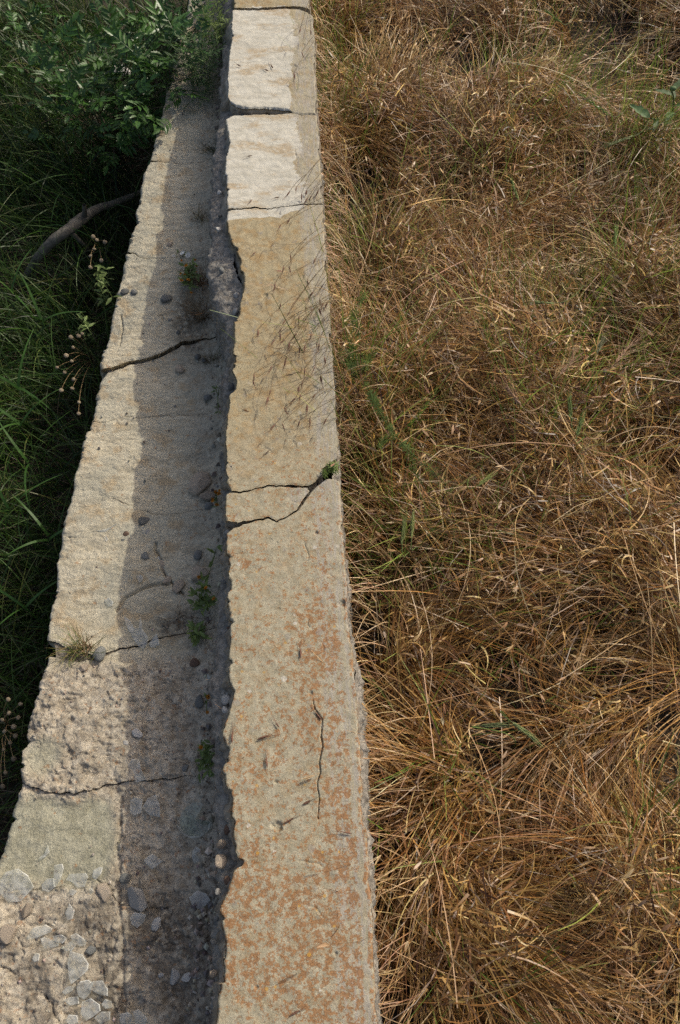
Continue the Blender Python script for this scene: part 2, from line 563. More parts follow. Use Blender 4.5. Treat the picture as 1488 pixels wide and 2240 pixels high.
CL = [(518, -140), (515, -60), (512, 17), (508, 31), (507, 60), (506, 85), (501, 130), (498, 169), (499, 213), (516, 231), (498, 254), (503, 313), (494, 353), (492, 375),
      (499, 423), (496, 449), (505, 460), (496, 474), (503, 522), (515, 542), (525, 565), (526, 593), (534, 623), (526, 658), (523, 687),
      (511, 704), (512, 745), (508, 809), (516, 832), (516, 850), (501, 861), (502, 890), (495, 934), (494, 970), (495, 1006), (495, 1050), (507, 1073),
      (499, 1079), (494, 1099), (494, 1140), (510, 1157), (495, 1166), (495, 1209), (502, 1238), (496, 1320), (503, 1363), (501, 1448),
      (501, 1490), (511, 1512), (509, 1532), (494, 1575), (488, 1603), (494, 1642), (487, 1687), (496, 1713), (508, 1744), (509, 1786),
      (516, 1799), (509, 1830), (522, 1878), (530, 1886), (513, 1909), (499, 1940), (480, 1991), (483, 2020), (494, 2053), (491, 2095), (489, 2149), (482, 2152),
      (474, 2236), (470, 2320), (466, 2420)]
CR = [(665, -140), (672, -60), (678, 17), (684, 31), (688, 71), (690, 169), (694, 254), (702, 367), (707, 452), (714, 593), (726, 745), (733, 861),
      (739, 992), (743, 1050), (756, 1250), (760, 1278), (769, 1391), (779, 1504), (789, 1645), (797, 1786), (803, 1841), (812, 1982),
      (818, 2123), (825, 2236), (831, 2330), (837, 2420)]
far = [(518, -140), (600, -140), (665, -140)]
A_up = [(512, 15), (560, 17), (620, 13), (655, 13), (668, 16), (678, 20)]
A_lo = [(508, 21), (560, 22.5), (620, 18.5), (655, 20), (670, 26), (684, 33)]
B_up = [(499, 213), (505, 224), (516, 231), (540, 235), (600, 235), (632, 240), (640, 246), (655, 249), (694, 250)]
B_lo = [(494, 260), (515, 252), (560, 250), (605, 250), (625, 248), (642, 248), (657, 251), (675, 251.5), (694, 252)]
C_up = [(496, 455), (515, 455), (540, 453.5), (560, 451.5), (585, 455.5), (600, 452), (640, 448), (665, 444.5), (707, 445)]
C_lo = [(497, 463), (515, 459), (540, 456), (560, 454.5), (585, 458), (600, 454), (640, 450), (665, 447), (707, 447)]
D_up = [(495, 1050), (507, 1073), (530, 1074), (560, 1067), (590, 1061), (620, 1060), (640, 1059), (660, 1062), (676, 1060), (690, 1054), (697, 1045), (705, 1036), (705, 1024), (720, 1014), (736, 1003), (739, 992)]
P_lo = [(494, 1083), (504, 1077.5), (530, 1077.5), (560, 1070), (590, 1064.5), (620, 1063.5), (640, 1066), (660, 1066), (676, 1067)]
E_up = [(494, 1139), (520, 1141), (560, 1135), (585, 1130), (605, 1138), (630, 1127), (650, 1114), (662, 1092), (676, 1075)]
E_lo = [(495, 1168), (510, 1155), (530, 1147), (560, 1139), (585, 1134), (605, 1141.5), (630, 1130), (652, 1117), (667, 1095), (682, 1074), (700, 1058), (713, 1047), (728, 1047), (743, 1052)]
near = [(466, 2420), (650, 2420), (837, 2420)]

long_crack = PL([(684, 1530), (690, 1552), (706, 1576), (702, 1610), (706, 1635), (699, 1665), (701, 1690), (694, 1712), (698, 1745), (695, 1792)], ZT)
flakes = [PL(q, ZT) for q in (
    [(640, 1880), (670, 1885), (700, 1890), (712, 1905)], [(665, 1978), (690, 1985), (700, 1998), (712, 2012)],
    [(664, 1180), (668, 1196), (676, 1215), (672, 1240)], [(676, 1352), (672, 1366), (684, 1376)],
    [(636, 1095), (650, 1100), (660, 1090)], [(644, 320), (648, 340), (650, 356)], [(618, 150), (650, 160), (652, 190), (642, 214)],
    [(540, 470), (520, 471), (506, 476)], [(704, 1400), (708, 1420), (703, 1440)])]
pits = [(P(608, 1806, ZT), .011, .007), (P(597, 1805, ZT), .006, .005), (P(734, 2086, ZT), .005, .004), (P(580, 646, ZT), .010, .004), (P(679, 1516, ZT), .006, .004),
        (P(748, 1320, ZT), .010, .006), (P(562, 2160, ZT), .004, .003), (P(692, 1166, ZT), .005, .005), (P(604, 1710, ZT), .004, .004)]


def coping_height(X, Y):
    Z = ZT + .0022 * fbm(X, Y, 9, 4, 3) + .0011 * fbm(X, Y, 60, 3, 5)
    d, a = seg_dist(X + .0015 * fbm(X, Y, 80, 2, 8), Y, long_crack)
    w = .0006 + .0010 * np.sin(np.clip(a, 0, 1) * math.pi) * (1 + .6 * fbm(X, Y, 40, 2, 28))
    Z -= .009 * np.clip(1.35 - d / w, 0, 1)
    Z += .0008 * np.exp(-(d / .02) ** 2) * (X < np.interp(Y, long_crack[::-1, 1], long_crack[::-1, 0]))
    for f in flakes:
        d, a = seg_dist(X + .002 * fbm(X, Y, 90, 2, 18), Y, f)
        Z -= .0028 * np.clip(1.2 - d / .0015, 0, 1) * np.sin(np.pi * np.clip(a, .05, .95))
    for c, r, dep in pits:
        d = np.hypot(X - c[0], Y - c[1]) + .4 * r * fbm(X, Y, 150, 2, 21)
        Z -= dep * (1 - sstep(.5 * r, r, d))
    # shallow tooled drip line along the right arris
    return Z


wall = thing('stone_wall', 'low concrete-capped wall running away between the ditch and the dry field', 'wall', (0, 0, 0))
ROWY = lambda py: P(600, py, ZT)[1]
yw1, yw2 = ROWY(470), ROWY(482)


def coping(T, B, ra, rb, name_seed, rr=(.005, .004, .0012, .0012), depth=.065, lout=.010, label=None, rawL=None, rawR=None):
    Lp = [T[0]] + (cut(CL, T[0][1], B[0][1]) if rawL is None else rawL) + [B[0]]
    Rp = [T[-1]] + (cut(CR, T[-1][1], B[-1][1]) if rawR is None else rawR) + [B[-1]]
    X, Y = patch_grid(PL(T, ZT), PL(B, ZT), PL(Lp, ZT), PL(Rp, ZT), .0024, seed=name_seed)
    E = edge_dists(X, Y)
    Z = coping_height(X, Y)
    nz = np.clip(1 + 1.4 * fbm(X, Y, 30, 4, name_seed + 2), .2, 3)
    for k, r in zip('LRTB', rr):
        Z -= roundover(E[k], r * nz)
    u = E['L'] / np.maximum(E['L'] + E['R'], .01)
    # colours that belong to the concrete
    wh = sstep(yw2 - .006, yw1, Y + .07 * fbm(X, Y, 9, 4, 90) * sstep(.1, .5, u)) * (1 - sstep(.64, .88, u + .16 * fbm(X, Y, 9, 4, 91)))
    wh *= 1 - .75 * sstep(ROWY(24), ROWY(8), Y)
    och = np.clip(.45 + .5 * sstep(ROWY(1300), ROWY(700), Y) , 0, 1) * (1 - .2 * wh)
    lic = sstep(ROWY(800), ROWY(1200), Y) * (.34 + .22 * sstep(ROWY(1250), ROWY(1800), Y)) + .12 * sstep(ROWY(480), ROWY(650), Y) * (1 - sstep(ROWY(900), ROWY(700), Y) * .3)
    lic *= (.88 + .34 * sstep(.35, .75, u)) * (1 + .35 * fbm(X, Y, 2.5, 2, 45))
    lic *= 1 - .75 * sstep(.90, .95, u) * (1 - sstep(.955, .975, u))
    lic *= np.clip(.95 + .5 * fbm(X, Y, 5, 3, 44), 0.3, 1.4)
    band = sstep(.70, .80, u) * .9
    och = och * (1 - .45 * band)
    me = slab_mesh('coping_slab', X, Y, Z, depth,
                   lambda side, base, f: np.where(side == 0, (lout + .014 * fbm(base[:, 1], base[:, 1] * 0, 14, 3, 5)) * min(1, f * 1.6), -.003 * f),
                   M['coping'], dict(white=wh, ochre=och, lichen=np.clip(lic * 1.12, 0, .72), band=band), name_seed)
    o = link('coping_slab', me, wall)
    if label: o['label'] = label
    return o


coping(far, A_up, 0, 0, 1)
coping(A_lo, B_up, 0, 0, 2, lout=.022, rr=(.005, .004, .0012, .005))
coping(B_lo, C_up, 0, 0, 3, lout=.018)
coping(C_lo, D_up, 0, 0, 4, lout=.010, rr=(.005, .004, .0012, .0018))
coping(P_lo, E_up, 0, 0, 5, lout=.010, rr=(.005, .001, .0018, .0018), rawR=[(676.2, 1071)], label='broken concrete wedge between two cracks')
coping(E_lo, near, 0, 0, 6, lout=.012, rr=(.005, .005, .0022, .002))


# rubble core under the coping
def core_face(name, xpts, sgn, zc, top_in, bot):
    ys = np.arange(-.7, 4.3, .005)
    px = np.array(xpts, float)
    ref = np.array([P(a, b, zc)[:2] for a, b in px]); ref = ref[np.argsort(ref[:, 1])]
    xb = np.interp(ys, ref[:, 1], ref[:, 0])
    top_x = xb - sgn * top_in
    ts = np.linspace(0, 1, 46)
    Tt, Yg = np.meshgrid(ts, ys)
    zz = (ZT - .028) - Tt * ((ZT - .028) - bot)
    dz = ZT - zz
    bulge = sstep(.02, ZT - zc, dz)
    Xg = (top_x[:, None]) * (1 - bulge) + xb[:, None] * bulge
    Xg = Xg + sgn * .006 * sstep(.1, .3, dz)
    r = fbm(Yg, zz, 22, 5, 71 + (sgn > 0) * 5, .6)
    cell = fbm(Yg, zz, 60, 3, 12)
    Xg = Xg + sgn * (.014 * r + .008 * cell + .004 * fbm(Yg, zz, 130, 2, 13))
    zz = zz + (.010 * fbm(Yg, zz, 35, 3, 99) + .004 * fbm(Yg, Xg, 110, 2, 98)) * bulge
    ny, nx = Xg.shape
    I = np.arange(ny * nx).reshape(ny, nx)
    Q = np.stack([I[:-1, :-1], I[1:, :-1], I[1:, 1:], I[:-1, 1:]], -1).reshape(-1, 4)
    if sgn > 0: Q = Q[:, ::-1]
    return mesh_np(name, np.stack([Xg, Yg, zz], -1).reshape(-1, 3), Q, mat=M['core'])


core_px = [(490, 20), (488, 100), (484, 200), (482, 240), (474, 300), (464, 400), (457, 460), (460, 520), (455, 600), (466, 660), (490, 710), (495, 800), (484, 840), (492, 900), (486, 1000),
           (489, 1060), (492, 1100), (487, 1150), (488, 1250), (476, 1320), (472, 1400), (464, 1480), (464, 1560), (471, 1650), (467, 1750), (472, 1850), (476, 1950), (470, 2050), (470, 2150), (462, 2300)]
link('rubble_face', core_face('rubble_face', core_px, -1, ZT - .07, .095, ZT - .42), wall)
core_pr = [(660, -100), (678, 20), (688, 170), (700, 367), (712, 593), (731, 861), (741, 1050), (757, 1250), (772, 1391), (787, 1480), (794, 1560), (801, 1660), (803, 1720), (808, 1850), (812, 1900), (819, 2040), (822, 2123), (831, 2260), (838, 2400)]
link('rubble_face', core_face('rubble_face', core_pr, 1, ZT - .07, .02, ZT - .42), wall)
me = mesh_np('core_fill', [(.03, -.7, .02), (.26, -.7, .02), (.26, 4.2, .02), (.03, 4.2, .02), (.05, -.7, ZT - .03), (.24, -.7, ZT - .03), (.24, 4.2, ZT - .03), (.05, 4.2, ZT - .03)],
             [(0, 3, 2, 1), (4, 5, 6, 7), (0, 1, 5, 4), (1, 2, 6, 5), (2, 3, 7, 6), (3, 0, 4, 7)], mat=M['core'], smooth=False)
link('mortar_core', me, wall)

# ------------------------------------------------------------------ ledge
DROWS = np.array([(-200, .19), (0, .205), (250, .228), (500, .288), (800, .345), (1300, .35), (1600, .31), (1900, .275), (2240, .265), (2450, .265)])


def drow(py):
    return np.interp(py, DROWS[:, 0], DROWS[:, 1])


_dy = np.array([P(250, r, ZT - d)[1] for r, d in DROWS])[::-1]
_dd = DROWS[::-1, 1]


def ledge_base(x, y):
    return ZT - np.interp(y, _dy, _dd)


def PLedge(px, py):
    return P(px, py, ZT - drow(py))


def PLL(pts):
    return np.array([PLedge(a, b)[:2] for a, b in pts])


LE = [(440, -140), (425, -60), (410, 10), (395, 80), (376, 150), (361, 226), (344, 271), (327, 339), (326, 356), (314, 376), (306, 420), (301, 452), (291, 500), (278, 546), (273, 560), (271, 571), (262, 613),
      (252, 650), (241, 696), (228, 763), (218, 793), (219, 812), (226, 820), (214, 840), (207, 861), (199, 918), (198, 925), (184, 948), (175, 989), (158, 1064), (150, 1100), (146, 1118), (135, 1178), (124, 1250), (113, 1313),
      (97, 1396), (102, 1432), (90, 1475), (75, 1538), (62, 1588), (58, 1617), (68, 1622), (49, 1643), (49, 1711), (28, 1763), (0, 1857), (-28, 1945), (-50, 2020), (-85, 2150), (-115, 2260), (-150, 2430)]
seams = [  # far lip, near lip of the joints between the footing stones
    ([(327, 346), (345, 347), (372, 350), (395, 352), (410, 351), (440, 346), (520, 335)], [(326, 353), (345, 353), (372, 355), (395, 357), (410, 355), (440, 349), (520, 337)]),
    ([(277, 549), (292, 553), (305, 561), (330, 568), (350, 569), (375, 566), (420, 560), (520, 548)], [(273, 562), (292, 562), (305, 566), (330, 573), (350, 573), (375, 569), (420, 562), (520, 550)]),
    ([(228, 764), (245, 766), (262, 765), (275, 757), (300, 744), (330, 742), (380, 740), (520, 735)], [(224, 772), (243, 771), (262, 769), (275, 760), (300, 748), (330, 744), (380, 741.5), (520, 737)]),
    ([(221, 811), (245, 809), (270, 800), (300, 791), (345, 778), (375, 762), (400, 750), (440, 742), (520, 740)], [(228, 822), (245, 817), (270, 807), (300, 796), (345, 783), (375, 769), (400, 755), (440, 744), (520, 742)]),
    ([(199, 920), (225, 921), (250, 919), (280, 913), (310, 911), (350, 909), (420, 906), (520, 900)], [(198, 923), (225, 923.5), (250, 921), (280, 915), (310, 912.5), (350, 910.3), (420, 907), (520, 901)]),
    ([(147, 1114), (165, 1111), (200, 1106), (225, 1099), (246, 1092), (260, 1098), (290, 1106), (318, 1116), (335, 1126), (360, 1128), (420, 1120), (520, 1108)],
     [(146, 1119), (165, 1115), (200, 1110), (225, 1103), (246, 1097), (260, 1103), (290, 1109), (318, 1120), (335, 1131), (360, 1131), (420, 1121.5), (520, 1109.5)]),
    ([(97, 1396), (115, 1402), (150, 1418), (200, 1432), (240, 1421), (270, 1416), (300, 1414), (330, 1398), (360, 1388), (400, 1384), (520, 1370)],
     [(102, 1434), (115, 1440), (150, 1450), (200, 1448), (240, 1428), (270, 1421), (300, 1419), (330, 1404), (360, 1392), (400, 1386), (520, 1372)]),
    ([(49, 1712), (75, 1724), (100, 1732), (140, 1738), (175, 1735), (215, 1723), (252, 1712), (300, 1705), (400, 1700), (520, 1695)],
     [(46, 1717), (75, 1727), (100, 1735), (140, 1741), (175, 1737), (215, 1725), (252, 1714), (300, 1706), (400, 1701), (520, 1696)]),
    ([(-22, 1925), (20, 1945), (60, 1944), (110, 1945), (160, 1930), (205, 1925), (235, 1940), (262, 1975), (300, 1985), (400, 1978), (520, 1970)],
     [(-24, 1930), (20, 1949), (60, 1947), (110, 1949), (160, 1933), (205, 1928), (235, 1944), (262, 1977.5), (300, 1987), (400, 1979), (520, 1971)]),
]
lcracks = [(PLL(q), w, dep) for q, w, dep in (
    ([(255, 1335), (268, 1315), (285, 1302), (320, 1286), (355, 1276), (368, 1277)], .0045, .012),
    ([(343, 1190), (340, 1205), (352, 1225), (360, 1255), (380, 1280), (402, 1300)], .004, .012),
    ([(345, 690), (358, 690), (356, 705), (340, 722)], .002, .005),
    ([(352, 835), (365, 842), (390, 832)], .002, .004),
    ([(150, 1178), (165, 1180)], .003, .005),
    ([(262, 1745), (262, 1800), (256, 1850), (262, 1900), (258, 1960), (264, 2010), (272, 2060), (266, 2120), (270, 2190), (266, 2260)], .006, .007),
    ([(95, 2180), (110, 2200), (118, 2225), (130, 2240)], .003, .008),
    ([(265, 690), (268, 720), (262, 755)], .003, .008),
    ([(0, 2115), (20, 2120), (30, 2130)], .003, .008))]


YR = lambda py: PLedge(250, py)[1]


def ledge_masks(X, Y):
    n = .05 * fbm(X, Y, 7, 4, 120)
    Yn = Y + n
    rough = sstep(YR(1425), YR(1470), Yn) * (1 - .0 * Y)
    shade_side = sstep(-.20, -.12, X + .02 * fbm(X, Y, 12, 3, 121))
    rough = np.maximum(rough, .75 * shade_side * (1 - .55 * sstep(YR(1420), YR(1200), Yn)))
    sx = PLedge(256, 1850)[0]
    Ys = Y + .06 * fbm(X, Y, 6, 5, 122, .6)
    slate = sstep(YR(1722), YR(1762), Ys) * (1 - sstep(YR(1890), YR(1960), Ys)) * (1 - sstep(sx - .03, sx + .002, X + .03 * fbm(X, Y, 11, 4, 123)))
    s2 = np.exp(-(((X - PLedge(95, 1655)[0]) / .045) ** 2 + ((Y - PLedge(95, 1655)[1]) / .045) ** 2) ** 2)
    slate = np.clip(slate + .8 * s2, 0, 1)
    rough = np.clip(rough - slate, 0, 1)
    dirt = .75 * sstep(YR(1960), YR(2000), Yn) * sstep(-.1, .35, fbm(X * 1.6, Y * .7, 9, 3, 130) + .1)
    c = PLedge(360, 2040)
    dirt = np.maximum(dirt, 1.0 * np.exp(-(((X - c[0]) / .10) ** 2 + ((Y - c[1]) / .09) ** 2)))
    c = PLedge(200, 2020)
    dirt = np.maximum(dirt, .9 * np.exp(-(((X - c[0]) / .07) ** 2 + ((Y - c[1]) / .035) ** 2)))
    c = PLedge(380, 1365)
    dirt = np.maximum(dirt, 1.0 * np.exp(-(((X - c[0]) / .06) ** 2 + ((Y - c[1]) / .045) ** 2)))
    c = PLedge(410, 700)
    dirt = np.maximum(dirt, .8 * np.exp(-(((X - c[0]) / .06) ** 2 + ((Y - c[1]) / .14) ** 2)))
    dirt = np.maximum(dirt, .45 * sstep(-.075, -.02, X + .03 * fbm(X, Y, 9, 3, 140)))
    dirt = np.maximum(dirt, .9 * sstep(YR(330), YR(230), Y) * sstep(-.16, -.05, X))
    return rough, slate, dirt


def ledge_height(X, Y, cracks=True):
    rough, slate, dirt = ledge_masks(X, Y)
    Z = ledge_base(X, Y) + .010 * fbm(X, Y, 4, 3, 150)
    Z = Z + .0035 * fbm(X * .5, Y * 1.5, 22, 4, 151) + .0012 * fbm(X, Y, 110, 2, 152)
    Z = Z + rough * (.006 * fbm(X, Y, 34, 5, 153, .7) - .010 * np.abs(fbm(X, Y, 17, 4, 154, .6)) + .002) + dirt * .004 * fbm(X, Y, 70, 3, 155)
    Z = Z - slate * .004
    Z = Z + .035 * sstep(-.13, .02, X) * (1 + .6 * fbm(X, Y, 8, 3, 156))
    # the strip next to the wall lies a little lower from the broken joint on
    if cracks:
        for poly, w, dep in lcracks:
            d, a = seg_dist(X + .003 * fbm(X, Y, 60, 2, 158), Y + .003 * fbm(X, Y, 60, 2, 159), poly)
            Z = Z - dep * np.clip(1.25 - d / w, 0, 1)
        # flaked layers: stepped lips
        fl = fbm(X, Y, 13, 4, 160)
        kk = .30 + .70 * rough
        Z = Z + kk * (.005 * sstep(.10, .12, fl) * (1 - slate) + .004 * sstep(-.22, -.20, fl))
        f2 = fbm(X * .6, Y * 1.3, 24, 4, 164, .6)
        Z = Z + kk * (.003 * sstep(.12, .15, f2) - .004 * sstep(-.28, -.34, f2)) * (1 - .8 * slate)
    return Z


ledge = thing('stone_ledge', 'lower ledge of cracked pale footing stones along the foot of the wall', 'ledge', (0, 0, 0))


def footing(T, B, seed, tilt, rr):
    Lp = [T[0]] + cut(LE, T[0][1], B[0][1]) + [B[0]]
    Tn, Bn = PLL(T), PLL(B)
    wob = lambda E: (resample(E, 80) + np.column_stack([np.zeros(80), .010 * fbm(resample(E, 80)[:, 0], np.full(80, float(E[:, 1].mean()) * .05), 28, 4, 333)]))
    Tn, Bn = wob(Tn), wob(Bn)
    for E in (Tn, Bn): E[-1, 0] = .045
    X, Y = patch_grid(Tn, Bn, PLL(Lp), np.array([Tn[-1], Bn[-1]]), .0031, jit=(.007, 0, .0025), seed=seed)
    E = edge_dists(X, Y)
    Z = ledge_height(X, Y)
    cx, cy = X.mean(), Y.mean()
    Z += (tilt[0] + tilt[1] * (Y - cy)) * (1 - sstep(-.2, -.05, X)) 
    nz = 1 + .8 * fbm(X, Y, 25, 3, seed + 2)
    for k, r in zip('LTB', rr):
        fade = 1 if k == 'L' else (1 - .85 * sstep(-.20, -.06, X))
        Z -= roundover(E[k], r * nz * fade)
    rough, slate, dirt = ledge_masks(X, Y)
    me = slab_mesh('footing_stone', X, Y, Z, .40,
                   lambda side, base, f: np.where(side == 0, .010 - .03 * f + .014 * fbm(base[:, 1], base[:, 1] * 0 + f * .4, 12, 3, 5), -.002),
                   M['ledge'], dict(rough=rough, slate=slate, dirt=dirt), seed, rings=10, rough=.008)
    return link('footing_stone', me, ledge)


for _i, (_u, _l) in enumerate(seams):       # joints close up towards the wall
    _k = {3: .6, 4: .35, 6: 1.0, 7: .22, 8: .3}.get(_i, .5)
    seams[_i] = (_u, [(a[0] + (b[0] - a[0]) * _k, a[1] + (b[1] - a[1]) * _k * (1 - .5 * (j / (len(_u) - 1)) ** .7)) for j, (a, b) in enumerate(zip(_u, _l))])
T = [(440, -140), (480, -140), (530, -140)]
tilts = [(0, 0), (.002, 0), (.003, .01), (.012, 0), (-.003, 0), (-.003, .0), (.002, .02), (.001, -.02), (-.004, 0), (.0, 0), (-.003, 0)]
for i, (up, lo) in enumerate(seams + [([(-150, 2430), (100, 2430), (300, 2430), (470, 2430)], None)]):
    footing(T, up, 200 + 10 * i, tilts[i], (.014, .0028, .0028))
    T = lo

def mortar_bed():
    ys = np.arange(-.6, 4.2, .012)
    le = PLL(LE); le = le[np.argsort(le[:, 1])]
    xl = np.interp(ys, le[:, 1], le[:, 0]) + .022
    t = np.linspace(0, 1, 34)
    X = xl[:, None] * (1 - t) + .05 * t
    Y = np.repeat(ys[:, None], len(t), 1)
    Z = ledge_height(X, Y, False) - .009 + .006 * fbm(X, Y, 30, 3, 300)
    ny, nx = X.shape
    I = np.arange(ny * nx).reshape(ny, nx)
    Q = np.stack([I[:-1, :-1], I[1:, :-1], I[1:, 1:], I[:-1, 1:]], -1).reshape(-1, 4)
    n = ny * nx
    me = mesh_np('mortar_bed', np.stack([X, Y, Z], -1).reshape(-1, 3), Q[:, ::-1], mat=M['ledge'],
                 attrs=dict(rough=np.ones(n), slate=np.zeros(n), dirt=np.full(n, .8)))
    link('mortar_bed', me, ledge)
mortar_bed()

# ------------------------------------------------------------------ strands of grass
def ribbons(base, az, th0, L, droop, curl, w, nseg, col, flat=.5, taper=.8, rng=RNG, belly=False):
    N = len(base)
    i = (np.arange(nseg) + .5) / nseg
    th = th0[:, None] - droop[:, None] * i[None]
    a = az[:, None] + curl[:, None] * i[None]
    d = np.stack([np.cos(th) * np.cos(a), np.cos(th) * np.sin(a), np.sin(th)], -1)
    step = d * (L / nseg)[:, None, None]
    pts = np.concatenate([base[:, None], base[:, None] + np.cumsum(step, 1)], 1)
    dd = np.concatenate([d[:, :1], (d[:, 1:] + d[:, :-1]) / 2, d[:, -1:]], 1)
    rv = rng.normal(size=(N, 1, 3)); rv[:, :, 2] = np.abs(rv[:, :, 2]) + flat * 3
    side = np.cross(dd, rv); side /= np.linalg.norm(side, axis=-1, keepdims=True) + 1e-9
    tt = np.linspace(0, 1, nseg + 1)
    prof = (1 - taper * tt ** 1.6) if not belly else np.sin(np.pi * (.12 + .83 * tt)) ** .8
    hw = (w[:, None] * prof[None] / 2)[..., None]
    V = np.stack([pts - side * hw, pts + side * hw], 2)          # N, nseg+1, 2, 3
    k = (np.arange(N) * (nseg + 1) * 2)[:, None]
    j = np.arange(nseg)[None] * 2
    Q = np.stack([k + j, k + j + 1, k + j + 3, k + j + 2], -1).reshape(-1, 4)
    c = np.repeat(np.repeat(col[:, None], nseg + 1, 1)[:, :, None], 2, 2)
    return V.reshape(-1, 3), Q, c.reshape(-1, 3), pts, dd


class Bag:
    def __init__(s): s.V, s.Q, s.C, s.n = [], [], [], 0
    def add(s, V, Q, Cc):
        s.V.append(V); s.Q.append(Q + s.n); s.C.append(Cc); s.n += len(V)
    def mesh(s, name, mat):
        return mesh_np(name, np.concatenate(s.V), np.concatenate(s.Q), mat=mat, smooth=False, attrs=dict(col=np.concatenate(s.C)))


def pick(pal, n, w=None, var=.18):
    pal = np.array(pal)
    i = RNG.choice(len(pal), n, p=None if w is None else np.array(w) / np.sum(w))
    return np.clip(pal[i] * (1 + var * RNG.normal(size=(n, 1))) * (1 + .05 * RNG.normal(size=(n, 3))), .004, .9)


U = lambda a, b, n: RNG.uniform(a, b, n)
XR_REF = np.array([P(a, b, ZT)[:2] for a, b in CR]); XR_REF = XR_REF[np.argsort(XR_REF[:, 1])]
def wall_right(y): return np.interp(y, XR_REF[:, 1], XR_REF[:, 0])

STRAW = [(.41, .232, .058), (.215, .098, .024), (.64, .445, .160), (.080, .034, .010), (.285, .127, .031), (.41, .240, .090)]
STRAW_W = [2.6, 3.4, 1.3, 3.2, 3.0, 1.2]


def mat_h(x, y):
    h = .235 + .19 * fbm(x, y, 1.9, 3, 400) + .17 * fbm(x, y, 5.5, 3, 401)
    hole = sstep(.03, -.22, fbm(x, y, 4.4, 3, 402))
    h = h * (1 - .9 * hole)
    e = x - wall_right(y)
    near_wall = np.exp(-(e / .14) ** 2)
    lifted = sstep(ROWY(1020), ROWY(900), y)
    h = h * (1 - near_wall * (1 - lifted) * .55) + near_wall * lifted * .10
    return np.maximum(h, .02)


def flow(x, y):
    return 2.6 * np.pi * fbm(x, y, 1.15, 2, 410) + 1.5 * fbm(x, y, 5.5, 2, 411) + 2.6


def in_view(x, y, z, m=.30):
    """inside the field that the photo and a step to either side can see"""
    return (x < .85 + .34 * (y + .2) + m) & (y > -.5) & (y < 4.0) & (x > wall_right(y) + .012)


def field_pts(n, clumpy=False):
    out = []
    while sum(map(len, out)) < n:
        x = U(.27, 2.5, n); y = U(-.5, 4.0, n)
        k = in_view(x, y, 0)
        if clumpy: k &= RNG.random(n) < .06 + .94 * sstep(.08, .30, mat_h(x, y))
        out.append(np.stack([x[k], y[k]], 1))
    return np.concatenate(out)[:n]


